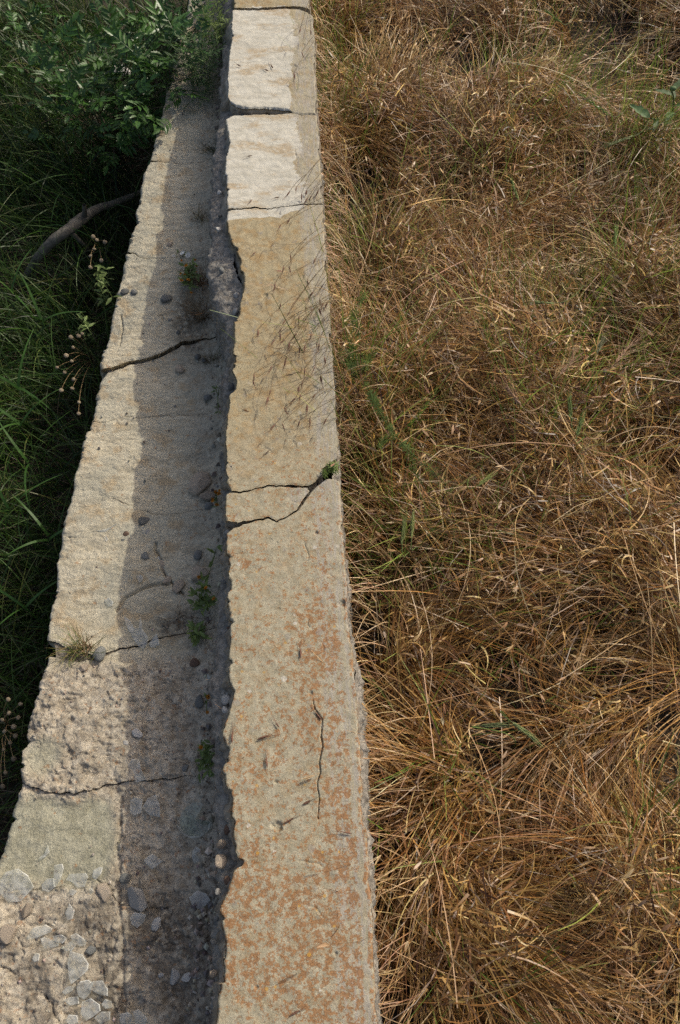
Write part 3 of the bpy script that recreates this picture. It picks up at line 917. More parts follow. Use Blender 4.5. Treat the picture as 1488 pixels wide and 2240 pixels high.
def dry_grass():
    bag = Bag()
    # A: sheaves of stalks that rise together and fall over together
    tips = []
    for nc, per, sp, azs, thr, lm, wr in ((1150, 25, .019, .17, (.75, 1.25), (1.4, 2.6), (.0018, .0040)), (800, 13, .030, .45, (.9, 1.5), (1.2, 2.4), (.0018, .0038))):
        cc = field_pts(nc, True)
        ca = flow(cc[:, 0], cc[:, 1]) + RNG.normal(0, .55, nc)
        cth, cdr, ccu, cl = U(thr[0], thr[1], nc), U(1.0, 2.1, nc), RNG.normal(0, .95, nc), U(lm[0], lm[1], nc)
        ci = np.repeat(np.arange(nc), per); n = len(ci)
        xy = cc[ci] + RNG.normal(0, sp, (n, 2))
        keep = in_view(xy[:, 0], xy[:, 1], 0, .5); xy = xy[keep]; ci = ci[keep]; n = len(xy)
        z = right_ground(xy[:, 0], xy[:, 1]) - .01
        mh = mat_h(cc[ci][:, 0], cc[ci][:, 1])
        L = np.clip(mh * cl[ci], .08, .50) * U(.65, 1.15, n)
        tint = pick(STRAW, nc, STRAW_W, .25)[ci]
        col = np.clip(.62 * tint + .38 * pick(STRAW, n, STRAW_W), .01, .9)
        V, Q, c, pts, dd = ribbons(np.column_stack([xy, z]), ca[ci] + RNG.normal(0, azs, n), cth[ci] + RNG.normal(0, .10, n), L, cdr[ci] + RNG.normal(0, .22, n), ccu[ci] + RNG.normal(0, .25, n), U(wr[0], wr[1], n), 7, col)
        bag.add(V, Q, c)
        tips.append((pts[:, -1], dd[:, -1], col))
    tipsA = tuple(np.concatenate([t[i] for t in tips]) for i in range(3))
    # B: straws lying on the mat, combed by the clumps
    n = 13000
    xy = field_pts(n, True)
    mh = mat_h(xy[:, 0], xy[:, 1])
    z = right_ground(xy[:, 0], xy[:, 1]) + mh * U(.35, 1.0, n) ** .8
    L = U(.04, .20, n) * U(.6, 1.2, n)
    a = flow(xy[:, 0], xy[:, 1]) + RNG.normal(0, .6, n) + np.where(RNG.random(n) < .3, RNG.normal(0, 1.4, n), 0)
    col = pick(STRAW, n, STRAW_W, .2) * (.92 + .35 * fbm(xy[:, 0], xy[:, 1], 3, 3, 420))[:, None]
    V, Q, c, pts, dd = ribbons(np.column_stack([xy, z]), a, RNG.normal(.18, .28, n), L, U(-.1, 1.3, n), RNG.normal(0, 1.0, n), U(.0016, .0042, n), 5, np.clip(col, .01, .9))
    bag.add(V, Q, c)
    # C: curled dry leaves
    n = 15000
    xy = field_pts(n, True)
    mh = mat_h(xy[:, 0], xy[:, 1])
    z = right_ground(xy[:, 0], xy[:, 1]) + mh * U(.3, 1.02, n)
    col = pick([(.44, .28, .10), (.32, .18, .06), (.58, .42, .19), (.20, .10, .035)], n, [3, 3, .8, 2])
    V, Q, c, pts, dd = ribbons(np.column_stack([xy, z]), flow(xy[:, 0], xy[:, 1]) + RNG.normal(0, 1.0, n), RNG.normal(.3, .5, n), U(.03, .09, n), RNG.normal(.7, .8, n), RNG.normal(0, .9, n), U(.0024, .0062, n), 6, col, flat=.1)
    bag.add(V, Q, c)
    # D: seed husks with awns at many stalk ends
    k = RNG.random(len(tipsA[0])) < .45
    p, d, cl = tipsA[0][k], tipsA[1][k], tipsA[2][k]
    n = len(p)
    az = np.arctan2(d[:, 1], d[:, 0]); th = np.arcsin(np.clip(d[:, 2], -1, 1))
    husk = np.clip(cl * .6 + .4 * pick([(.55, .40, .24), (.33, .17, .10), (.66, .52, .34)], n, [3, 2, 2]), .01, .9)
    V, Q, c, _, _ = ribbons(p, az, th, U(.016, .03, n), U(-.2, .5, n), U(-.3, .3, n), U(.0036, .0066, n), 4, husk, belly=True, flat=.1)
    bag.add(V, Q, c)
    for _ in range(2):
        V, Q, c, _, _ = ribbons(p, az + RNG.normal(0, .25, n), th + RNG.normal(0, .25, n), U(.035, .06, n), U(-.2, .3, n), U(-.2, .2, n), np.full(n, .0009), 2, np.clip(husk * 1.15, 0, .9))
        bag.add(V, Q, c)
    # E: long straws across everything
    n = 550
    xy = field_pts(n)
    z = right_ground(xy[:, 0], xy[:, 1]) + mat_h(xy[:, 0], xy[:, 1]) * U(.85, 1.1, n) + .01
    V, Q, c, _, _ = ribbons(np.column_stack([xy, z]), U(0, 6.28, n), RNG.normal(.12, .18, n), U(.2, .5, n), U(.1, .7, n), RNG.normal(0, .5, n), U(.0014, .0024, n), 7, pick([(.62, .47, .26), (.50, .33, .16), (.42, .25, .13)], n))
    bag.add(V, Q, c)
    o = link('dry_grass', bag.mesh('dry_grass', M['straw']))
    tag(o, 'tangled mat of lodged brown and golden dry grass right of the wall', 'dry grass', kind='stuff')


def edge_fringe():
    """dry grass that leans against and over the right arris of the coping"""
    bag = Bag()
    n = 1500
    y = U(ROWY(1030), ROWY(-60), n)
    dens = sstep(ROWY(1030), ROWY(880), y) * (1 - .6 * sstep(ROWY(600), ROWY(450), y))
    low = U(ROWY(2300), ROWY(1030), 260)
    k = RNG.random(n) < dens; y = np.concatenate([y[k], low]); n = len(y)
    x = wall_right(y) + U(.02, .13, n)
    z = right_ground(x, y) + .17
    V, Q, c, p, d = ribbons(np.column_stack([x, y, z]), np.pi + RNG.normal(-.1, .6, n), U(1.0, 1.45, n), np.where((y > ROWY(560)) | (y < ROWY(1030)), U(.19, .27, n), U(.22, .34, n)), U(1.0, 2.0, n), RNG.normal(0, .4, n), U(.0010, .002, n), 7, pick([(.60, .44, .24), (.48, .31, .15), (.40, .22, .12)], n))
    bag.add(V, Q, c)
    tip, td = p[:, -1], d[:, -1]
    q = RNG.random(n) < .35
    az = np.arctan2(td[q, 1], td[q, 0]); th = np.arcsin(np.clip(td[q, 2], -1, 1)); m = q.sum()
    V, Q, c, _, _ = ribbons(tip[q], az, th, U(.018, .028, m), U(-.1, .3, m), U(-.2, .2, m), U(.0028, .004, m), 4, pick([(.40, .24, .15), (.28, .13, .09), (.55, .40, .24)], m), belly=True, flat=.1)
    bag.add(V, Q, c)
    o = link('dry_grass', bag.mesh('dry_grass', M['straw']))
    tag(o, 'fringe of dry grass leaning over the right edge of the coping', 'dry grass', kind='stuff')


def field_green():
    bag = Bag()
    n = 20000
    xy = field_pts(n)
    g = fbm(xy[:, 0], xy[:, 1], 2.6, 3, 450)
    nearw = np.exp(-((xy[:, 0] - wall_right(xy[:, 1])) / .16) ** 2)
    spots = 0
    for sx_, sy_, sr_ in ((1250, 900, .12), (1400, 560, .12), (1440, 300, .14), (900, 1120, .14), (1030, 1010, .10), (1150, 700, .10)):
        c_ = P(sx_, sy_, ZT - .1); spots = spots + .7 * np.exp(-((xy[:, 0] - c_[0]) ** 2 + (xy[:, 1] - c_[1]) ** 2) / sr_ ** 2)
    k = RNG.random(n) < (.05 + .34 * sstep(.05, .4, g) + .85 * nearw * sstep(ROWY(1350), ROWY(1050), xy[:, 1]) * (1 - .6 * sstep(ROWY(500), ROWY(200), xy[:, 1])) + spots); xy = xy[k]; n = len(xy)
    z = right_ground(xy[:, 0], xy[:, 1]) + .03
    V, Q, c, _, _ = ribbons(np.column_stack([xy, z]), U(0, 6.28, n), U(1.15, 1.53, n), mat_h(xy[:, 0], xy[:, 1]) * U(.9, 1.25, n) + .09, U(.1, .8, n), RNG.normal(0, .4, n), U(.0022, .005, n), 6,
                            pick([(.20, .30, .05), (.28, .37, .08), (.13, .21, .04), (.36, .39, .11)], n))
    bag.add(V, Q, c)
    o = link('green_grass', bag.mesh('green_grass', M['green']))
    tag(o, 'scattered green blades standing among the dry grass of the field', 'green grass', kind='stuff')


LE_REF = PLL(LE); LE_REF = LE_REF[np.argsort(LE_REF[:, 1])]
def ledge_left(y): return np.interp(y, LE_REF[:, 1], LE_REF[:, 0])


def ditch_pts(n, y0=-.5, y1=4.2):
    y = U(y0, y1, n); x = ledge_left(y) - .015 - U(0, 1, n) ** 1.1 * (1.0 + .12 * (y + .5))
    return np.column_stack([x, y])


def ditch_green():
    bag = Bag()
    n = 21000
    xy = ditch_pts(n)
    dens = .45 + .9 * fbm(xy[:, 0], xy[:, 1], 2.0, 3, 470)
    near_low = sstep(ROWY(1650), ROWY(1350), xy[:, 1])
    k = RNG.random(n) < (dens + .25) * (.25 + .75 * near_low); xy = xy[k]; n = len(xy)
    z = ditch_ground(xy[:, 0], xy[:, 1]) - .01
    room = ledge_left(xy[:, 1]) - xy[:, 0]
    az = np.where(RNG.random(n) < .75, np.pi + RNG.normal(0, 1.0, n), U(0, 6.28, n))
    L = U(.18, .55, n) * (.6 + .4 * sstep(0, .4, room))
    V, Q, c, _, _ = ribbons(np.column_stack([xy, z]), az, U(1.05, 1.5, n), L, U(.5, 2.0, n), RNG.normal(0, .35, n), U(.0025, .0068, n), 8,
                            pick([(.045, .095, .018), (.075, .14, .028), (.024, .052, .012), (.13, .16, .042)], n, [3, 2, 3, 1]), flat=.2)
    bag.add(V, Q, c)
    o = link('green_grass', bag.mesh('green_grass', M['green']))
    tag(o, 'long dark green grass growing in the shaded ditch left of the ledge', 'green grass', kind='stuff')
    bag = Bag()
    n = 9000
    xy = ditch_pts(n)
    z = ditch_ground(xy[:, 0], xy[:, 1]) + U(-.01, .05, n)
    V, Q, c, _, _ = ribbons(np.column_stack([xy, z]), U(0, 6.28, n), RNG.normal(.25, .4, n), U(.06, .3, n), U(-.1, 1.2, n), RNG.normal(0, .6, n), U(.0012, .003, n), 5,
                            pick([(.12, .09, .045), (.075, .05, .025), (.17, .13, .07), (.06, .065, .025)], n))
    bag.add(V, Q, c)
    o = link('dry_grass', bag.mesh('dry_grass', M['straw']))
    tag(o, 'dead stems and thatch on the floor of the ditch', 'dry grass', kind='stuff')


dry_grass()
edge_fringe()
field_green()
ditch_green()

# ------------------------------------------------------------------ small builders
def tube(pts, rad, sides=5):
    pts = np.asarray(pts, float); n = len(pts)
    rad = np.broadcast_to(np.asarray(rad, float), (n,))
    d = np.gradient(pts, axis=0); d /= np.linalg.norm(d, axis=1, keepdims=True) + 1e-9
    ref = np.array([.31, .17, .93]) if abs(d[:, 2]).mean() < .8 else np.array([.9, .3, .1])
    s = np.cross(d, ref); s /= np.linalg.norm(s, axis=1, keepdims=True) + 1e-9
    t = np.cross(d, s)
    a = np.linspace(0, 2 * np.pi, sides, endpoint=False)
    V = pts[:, None] + rad[:, None, None] * (np.cos(a)[None, :, None] * s[:, None] + np.sin(a)[None, :, None] * t[:, None])
    I = np.arange(n * sides).reshape(n, sides)
    J = np.roll(I, -1, 1)
    Q = np.stack([I[:-1], J[:-1], J[1:], I[1:]], -1).reshape(-1, 4)
    return V.reshape(-1, 3), Q


def bez(a, b, c, n=12, d=None):
    t = np.linspace(0, 1, n)[:, None]
    a, b, c = map(np.asarray, (a, b, c))
    if d is None: return (1 - t) ** 2 * a + 2 * t * (1 - t) * b + t * t * c
    d = np.asarray(d)
    return (1 - t) ** 3 * a + 3 * t * (1 - t) ** 2 * b + 3 * t * t * (1 - t) * c + t ** 3 * d


def joined(parts):
    V, Q, n = [], [], 0
    for v, q in parts:
        V.append(v); Q.append(np.asarray(q) + n); n += len(v)
    return np.concatenate(V), np.concatenate(Q)


def part(name, parts, mat, parent, loc, smooth=True):
    V, Q = joined(parts) if isinstance(parts, list) else parts
    return link(name, mesh_np(name, V - np.asarray(loc), Q, mat=mat, smooth=smooth), parent)


def orient(o, loc, d, roll=0.0, scale=1.0):
    """place a shared mesh whose long axis is +X"""
    q = Vector(d).to_track_quat('X', 'Z') @ Quaternion((1, 0, 0), roll)
    o.matrix_basis = Matrix.Translation(Vector(loc)) @ q.to_matrix().to_4x4() @ Matrix.Scale(scale, 4)


def pebble_mesh(name, mat, seed, sub=2, sq=(1, .8, .6), ang=.0):
    import bmesh
    bm = bmesh.new()
    bmesh.ops.create_icosphere(bm, subdivisions=sub, radius=1)
    rr = random.Random(seed)
    ks = [(Vector((rr.uniform(-1, 1), rr.uniform(-1, 1), rr.uniform(-1, 1))).normalized(), rr.uniform(.55, .9)) for _ in range(9)]
    for v in bm.verts:
        c = v.co.normalized()
        r = 1.0
        if ang:
            for k, dd in ks:
                dt = c.dot(k)
                if dt > .05: r = min(r, dd / dt)
            r = 1 * (1 - ang) + r * ang
        r *= 1 + .10 * math.sin(3 * c.x + seed) * math.cos(2.3 * c.y - seed) + .06 * math.sin(5 * c.z + 2 * c.x)
        v.co = Vector((c.x * r * sq[0], c.y * r * sq[1], c.z * r * sq[2]))
    me = bpy.data.meshes.new(name)
    bm.to_mesh(me); bm.free()
    for p in me.polygons: p.use_smooth = ang < .5
    me.materials.append(mat)
    return me


def chip_mesh(mat, seed):
    import bmesh
    rr = random.Random(seed)
    bm = bmesh.new()
    for k in range(16):
        a = rr.uniform(0, 6.28); r = rr.uniform(.75, 1.05)
        bm.verts.new((r * math.cos(a), .72 * r * math.sin(a), rr.choice((-1, 1)) * rr.uniform(.15, .34)))
    for k in range(4):
        bm.verts.new((rr.uniform(-.4, .4), rr.uniform(-.3, .3), .42 * rr.choice((-1, 1))))
    h = bmesh.ops.convex_hull(bm, input=bm.verts)
    bmesh.ops.delete(bm, geom=[v for v in bm.verts if not v.link_faces], context='VERTS')
    bmesh.ops.bevel(bm, geom=list(bm.edges), offset=.05, segments=1, affect='EDGES')
    me = bpy.data.meshes.new('stone_chip')
    bm.to_mesh(me); bm.free()
    me.materials.append(mat)
    return me


def ledge_top(x, y):
    return float(ledge_height(np.array([x]), np.array([y]))[0])


# ------------------------------------------------------------------ pebbles and chips on the ledge
PM = {}
for k, mname in (('grey', 'pgrey'), ('tan', 'ptan'), ('brown', 'pbrown'), ('white', 'pwhite')):
    PM[k, 0] = pebble_mesh('pebble', M[mname], 3 + len(k), 3, (1, .8, .6), .45)
    PM[k, 1] = None
SC = lambda py: FPX * (1.05 / (1.68 + .3)) * .93      # rough photo pixels per metre on the ledge
stones = [  # px, py, size px, colour, angular, yaw, label
    (273, 640, 20, 'grey', 0, .3, 'left of two small grey pebbles side by side in a hollow of the sunlit ledge'),
    (295, 641, 18, 'grey', 0, 2, 'right of two small grey pebbles side by side in a hollow of the sunlit ledge'),
    (364, 657, 26, 'grey', 0, .2, 'oval grey pebble alone on the shaded ledge left of the orange flowers'),
    (372, 537, 14, 'tan', 0, 1, 'small tan pebble on the shaded ledge above the white daisy'),
    (394, 809, 22, 'tan', 0, -.4, 'pale tan pebble just below the stepped joint of the ledge'),
    (433, 784, 16, 'grey', 0, .9, 'left of two dark pebbles near the wall below the stepped joint'),
    (448, 790, 14, 'grey', 0, 2.2, 'right of two dark pebbles near the wall below the stepped joint'),
    (455, 874, 20, 'grey', 0, .4, 'round dark pebble against the wall foot with a dry stalk beside it'),
    (372, 700, 10, 'grey', 0, .4, 'tiny dark pebble in dirt left of the dead grass clump'),
    (390, 725, 11, 'grey', 0, 1.4, 'tiny dark pebble on the upper lip of the stepped joint'),
    (318, 1140, 32, 'grey', 1, .1, 'flat blue-grey stone chip just below the wavy joint'),
    (325, 1165, 16, 'white', 1, 1.2, 'small pale chip below the flat blue-grey chip'),
    (277, 1170, 15, 'brown', 0, 0, 'small brown pebble at the shadow edge below the curved glass sliver'),
    (270, 1184, 12, 'grey', 1, 0, 'tiny dark chip at the shadow edge under the brown pebble'),
    (320, 1217, 24, 'grey', 1, -.3, 'dark angular chip in the shade right of the shadow edge'),
    (357, 1238, 30, 'tan', 1, -1.2, 'wedge-shaped tan chip standing in the branching crack'),
    (366, 1266, 26, 'tan', 1, .4, 'tan stone chip at the meeting point of two cracks'),
    (392, 1285, 36, 'tan', 1, 1.0, 'flat tan chip left of the green weed with orange tip'),
    (435, 1219, 24, 'grey', 0, 1.4, 'smooth round dark grey pebble in the shade near the wall'),
    (440, 1258, 46, 'tan', 1, .6, 'broad tan flake lying at the wall foot above the green weed'),
    (440, 1061, 62, 'tan', 1, .8, 'largest flat grey-tan flake against the wall near the wedge'),
    (456, 1088, 40, 'tan', 1, .1, 'grey-tan flake wedged beside the orange flowers by the wall'),
    (458, 1112, 22, 'grey', 0, .1, 'round grey pebble under the orange flowers by the wall'),
    (220, 1434, 34, 'grey', 0, 1.2, 'large pointed grey stone right of the grass tuft'),
    (185, 1462, 24, 'tan', 1, .5, 'tan chip below the grass tuft'),
    (427, 1453, 22, 'brown', 0, .2, 'round brown pebble in the shade below the small bright weed'),
    (441, 1540, 30, 'grey', 1, 1.5, 'upright grey chip in the shade at the foot of the wall'),
    (302, 1608, 28, 'white', 1, -.5, 'small white triangular chip alone on the shaded mortar'),
    (278, 1627, 14, 'white', 1, -.5, 'tiny white chip left of and below the white triangular chip'),
    (404, 1682, 22, 'grey', 1, .6, 'dark grey chip left of the dark green weed'),
    (275, 1922, 26, 'grey', 0, .2, 'flat dark grey pebble beside the joint in the shade'),
    (230, 1952, 40, 'tan', 1, -1.0, 'long tan chip standing at the shadow edge next to the shards'),
    (302, 1967, 56, 'white', 1, -.9, 'large white plaster chip in the shade'),
    (343, 2022, 30, 'white', 1, .9, 'pale chip right of the tilted shard under the plaster chip'),
    (382, 2135, 36, 'white', 1, 1.2, 'brightest white stone on the dark soil near the wall'),
    (352, 2133, 14, 'white', 1, 0, 'tiny white chip left of the brightest white stone'),
    (412, 2138, 26, 'white', 1, .1, 'narrow white chip right of the brightest white stone'),
    (437, 2135, 14, 'white', 1, .1, 'tiny white chip nearest the wall in the lower shade'),
    (18, 2045, 52, 'tan', 1, .4, 'lumpy pale rubble stone at the left frame edge'),
    (60, 1992, 30, 'tan', 1, 1.4, 'small pale rubble lump above the left glass pile'),
    (200, 2078, 24, 'grey', 1, .4, 'grey chip right of the upper glass pile'),
]
for px, py, size, colr, angl, yaw, lab in stones:
    p = PLedge(px, py)
    sc = FPX / np.dot(p - CAM, FWD)
    r = size / sc / 2 * 1.1
    o = link('stone_chip' if angl else 'pebble', chip_mesh(M[{'grey': 'pgrey', 'tan': 'ptan', 'brown': 'pbrown', 'white': 'pwhite'}[colr]], px * 7 + py) if angl else PM[colr, 0])
    z = ledge_top(p[0], p[1])
    flat = .45 if angl else .6
    o.location = (p[0], p[1], z + r * flat * .55)
    o.rotation_euler = (random.uniform(-.15, .15), random.uniform(-.15, .15), yaw)
    o.scale = (r, r, r * random.uniform(.8, 1.1))
    tag(o, lab, 'pebble' if not angl else 'stone chip', 'loose stones on the ledge')

# gravel set in the broken edge of the core (parts of the wall)
cref = np.array([P(a, b, ZT - .07)[:2] for a, b in core_px]); cref = cref[np.argsort(cref[:, 1])]
clref = np.array([P(a, b, ZT)[:2] for a, b in CL]); clref = clref[np.argsort(clref[:, 1])]
big_set = [(508, 566, 22, 'grey'), (517, 645, 16, 'white'), (515, 680, 18, 'white'), (512, 830, 16, 'grey'), (506, 845, 20, 'grey'), (497, 1163, 12, 'white'), (490, 1270, 16, 'grey'), (500, 1240, 20, 'grey'),
           (494, 1530, 26, 'white'), (492, 1553, 18, 'white'), (502, 1815, 30, 'brown'), (484, 1847, 26, 'tan'), (482, 1885, 34, 'tan'), (497, 1926, 20, 'brown'), (477, 1951, 16, 'white'), (474, 2010, 14, 'grey'),
           (468, 2060, 18, 'grey'), (466, 2130, 20, 'tan'), (480, 420, 12, 'white'), (484, 370, 14, 'grey'), (478, 500, 14, 'white'), (482, 470, 12, 'grey'), (494, 320, 12, 'grey'), (485, 590, 16, 'grey')]
for px, py, size, colr in big_set:
    p = P(px, py, ZT - .035)
    r = size / (FPX / np.dot(p - CAM, FWD)) / 2
    o = link('pebble', PM[colr, 0], wall)
    o.location = (p[0], p[1], ZT - .035 - r * .3); o.rotation_euler = (random.uniform(-.5, .5), random.uniform(-.9, .2), random.uniform(0, 3))
    o.scale = (r, r * 1.1, r)
for k in range(270):
    y = random.uniform(-.3, 3.4)
    xe = np.interp(y, clref[:, 1], clref[:, 0]); xc = np.interp(y, cref[:, 1], cref[:, 0])
    if xe - xc < .004: continue
    f = random.random()
    r = random.uniform(.003, .009)
    o = link('pebble', PM[random.choice(['grey', 'grey', 'tan', 'white', 'brown']), 0], wall)
    o.location = (xe * (1 - f) + xc * f + .004, y, ZT - .032 - .05 * f)
    o.rotation_euler = (random.uniform(0, 3), random.uniform(0, 3), random.uniform(0, 3)); o.scale = (r, r, r * .8)

# ------------------------------------------------------------------ grit on the ledge (uncountable)
def grit():
    n = 5200
    y = U(-.4, 3.3, n); x = np.where(RNG.random(n) < .5, U(-.55, .0, n), U(-.10, .0, n))
    ok = (x > ledge_left(y) + .02)
    rgh, slt, drt = ledge_masks(x, y)
    ok &= RNG.random(n) < (.10 + .25 * rgh + .8 * drt)
    x, y = x[ok], y[ok]; n = len(x)
    z = ledge_height(x, y)
    oc = np.array([(1, 0, 0), (-1, 0, 0), (0, 1, 0), (0, -1, 0), (0, 0, 1), (0, 0, -1)], float)
    T = np.array([(0, 2, 4), (2, 1, 4), (1, 3, 4), (3, 0, 4), (2, 0, 5), (1, 2, 5), (3, 1, 5), (0, 3, 5)])
    r = U(.0015, .0055, n) + (x > -.09) * U(0, 1, n) ** 3 * .008
    V = oc[None] * r[:, None, None] * RNG.uniform(.5, 1.3, (n, 6, 1))
    a = U(0, 6.28, n); ca, sa = np.cos(a)[:, None], np.sin(a)[:, None]
    V = np.stack([V[..., 0] * ca - V[..., 1] * sa, V[..., 0] * sa + V[..., 1] * ca, V[..., 2]], -1) + np.stack([x, y, z + r * .3], -1)[:, None]
    F = (T[None] + (np.arange(n) * 6)[:, None, None]).reshape(-1, 3)
    col = pick([(.36, .30, .24), (.22, .20, .18), (.48, .42, .35), (.16, .13, .11)], n)
    me = mesh_np('grit', V.reshape(-1, 3), None, F, smooth=False, attrs=dict(col=np.repeat(col, 6, 0)))
    m, nt, b = newmat('grit'); q = NB(nt); q.l(q.attr('col', 'Color'), b.inputs['Base Color']); b.inputs['Roughness'].default_value = .95
    me.materials.append(m)
    tag(link('grit', me), 'loose grit and crumbs scattered on the ledge', 'grit', kind='stuff')
grit()

# ------------------------------------------------------------------ broken glass
def shard_mesh(poly, th, mats):
    """flat pane fragment; poly in metres about its centre"""
    n = len(poly)
    c = np.mean(poly, 0)
    q = np.asarray(poly) - c
    rr_ = np.linalg.norm(q, axis=1, keepdims=True)
    inner = c + q * np.maximum(.55, 1 - .0015 / np.maximum(rr_, .001))
    V = [(x, y, 0) for x, y in poly] + [(x, y, th * .55) for x, y in poly] + [(x, y, th) for x, y in inner]
    V += [(c[0], c[1], 0), (c[0], c[1], th)]
    F, idx = [], []
    for i in range(n):
        j = (i + 1) % n
        F.append((i, j, n + j, n + i)); idx.append(1)
        F.append((n + i, n + j, 2 * n + j, 2 * n + i)); idx.append(1)
    T, it = [], []
    for i in range(n):
        j = (i + 1) % n
        T.append((3 * n, j, i)); it.append(0)
        T.append((3 * n + 1, 2 * n + i, 2 * n + j)); it.append(0)
    return mesh_np('glass_shard', V, F, T, smooth=False, mats=mats, mat_idx=idx + it)


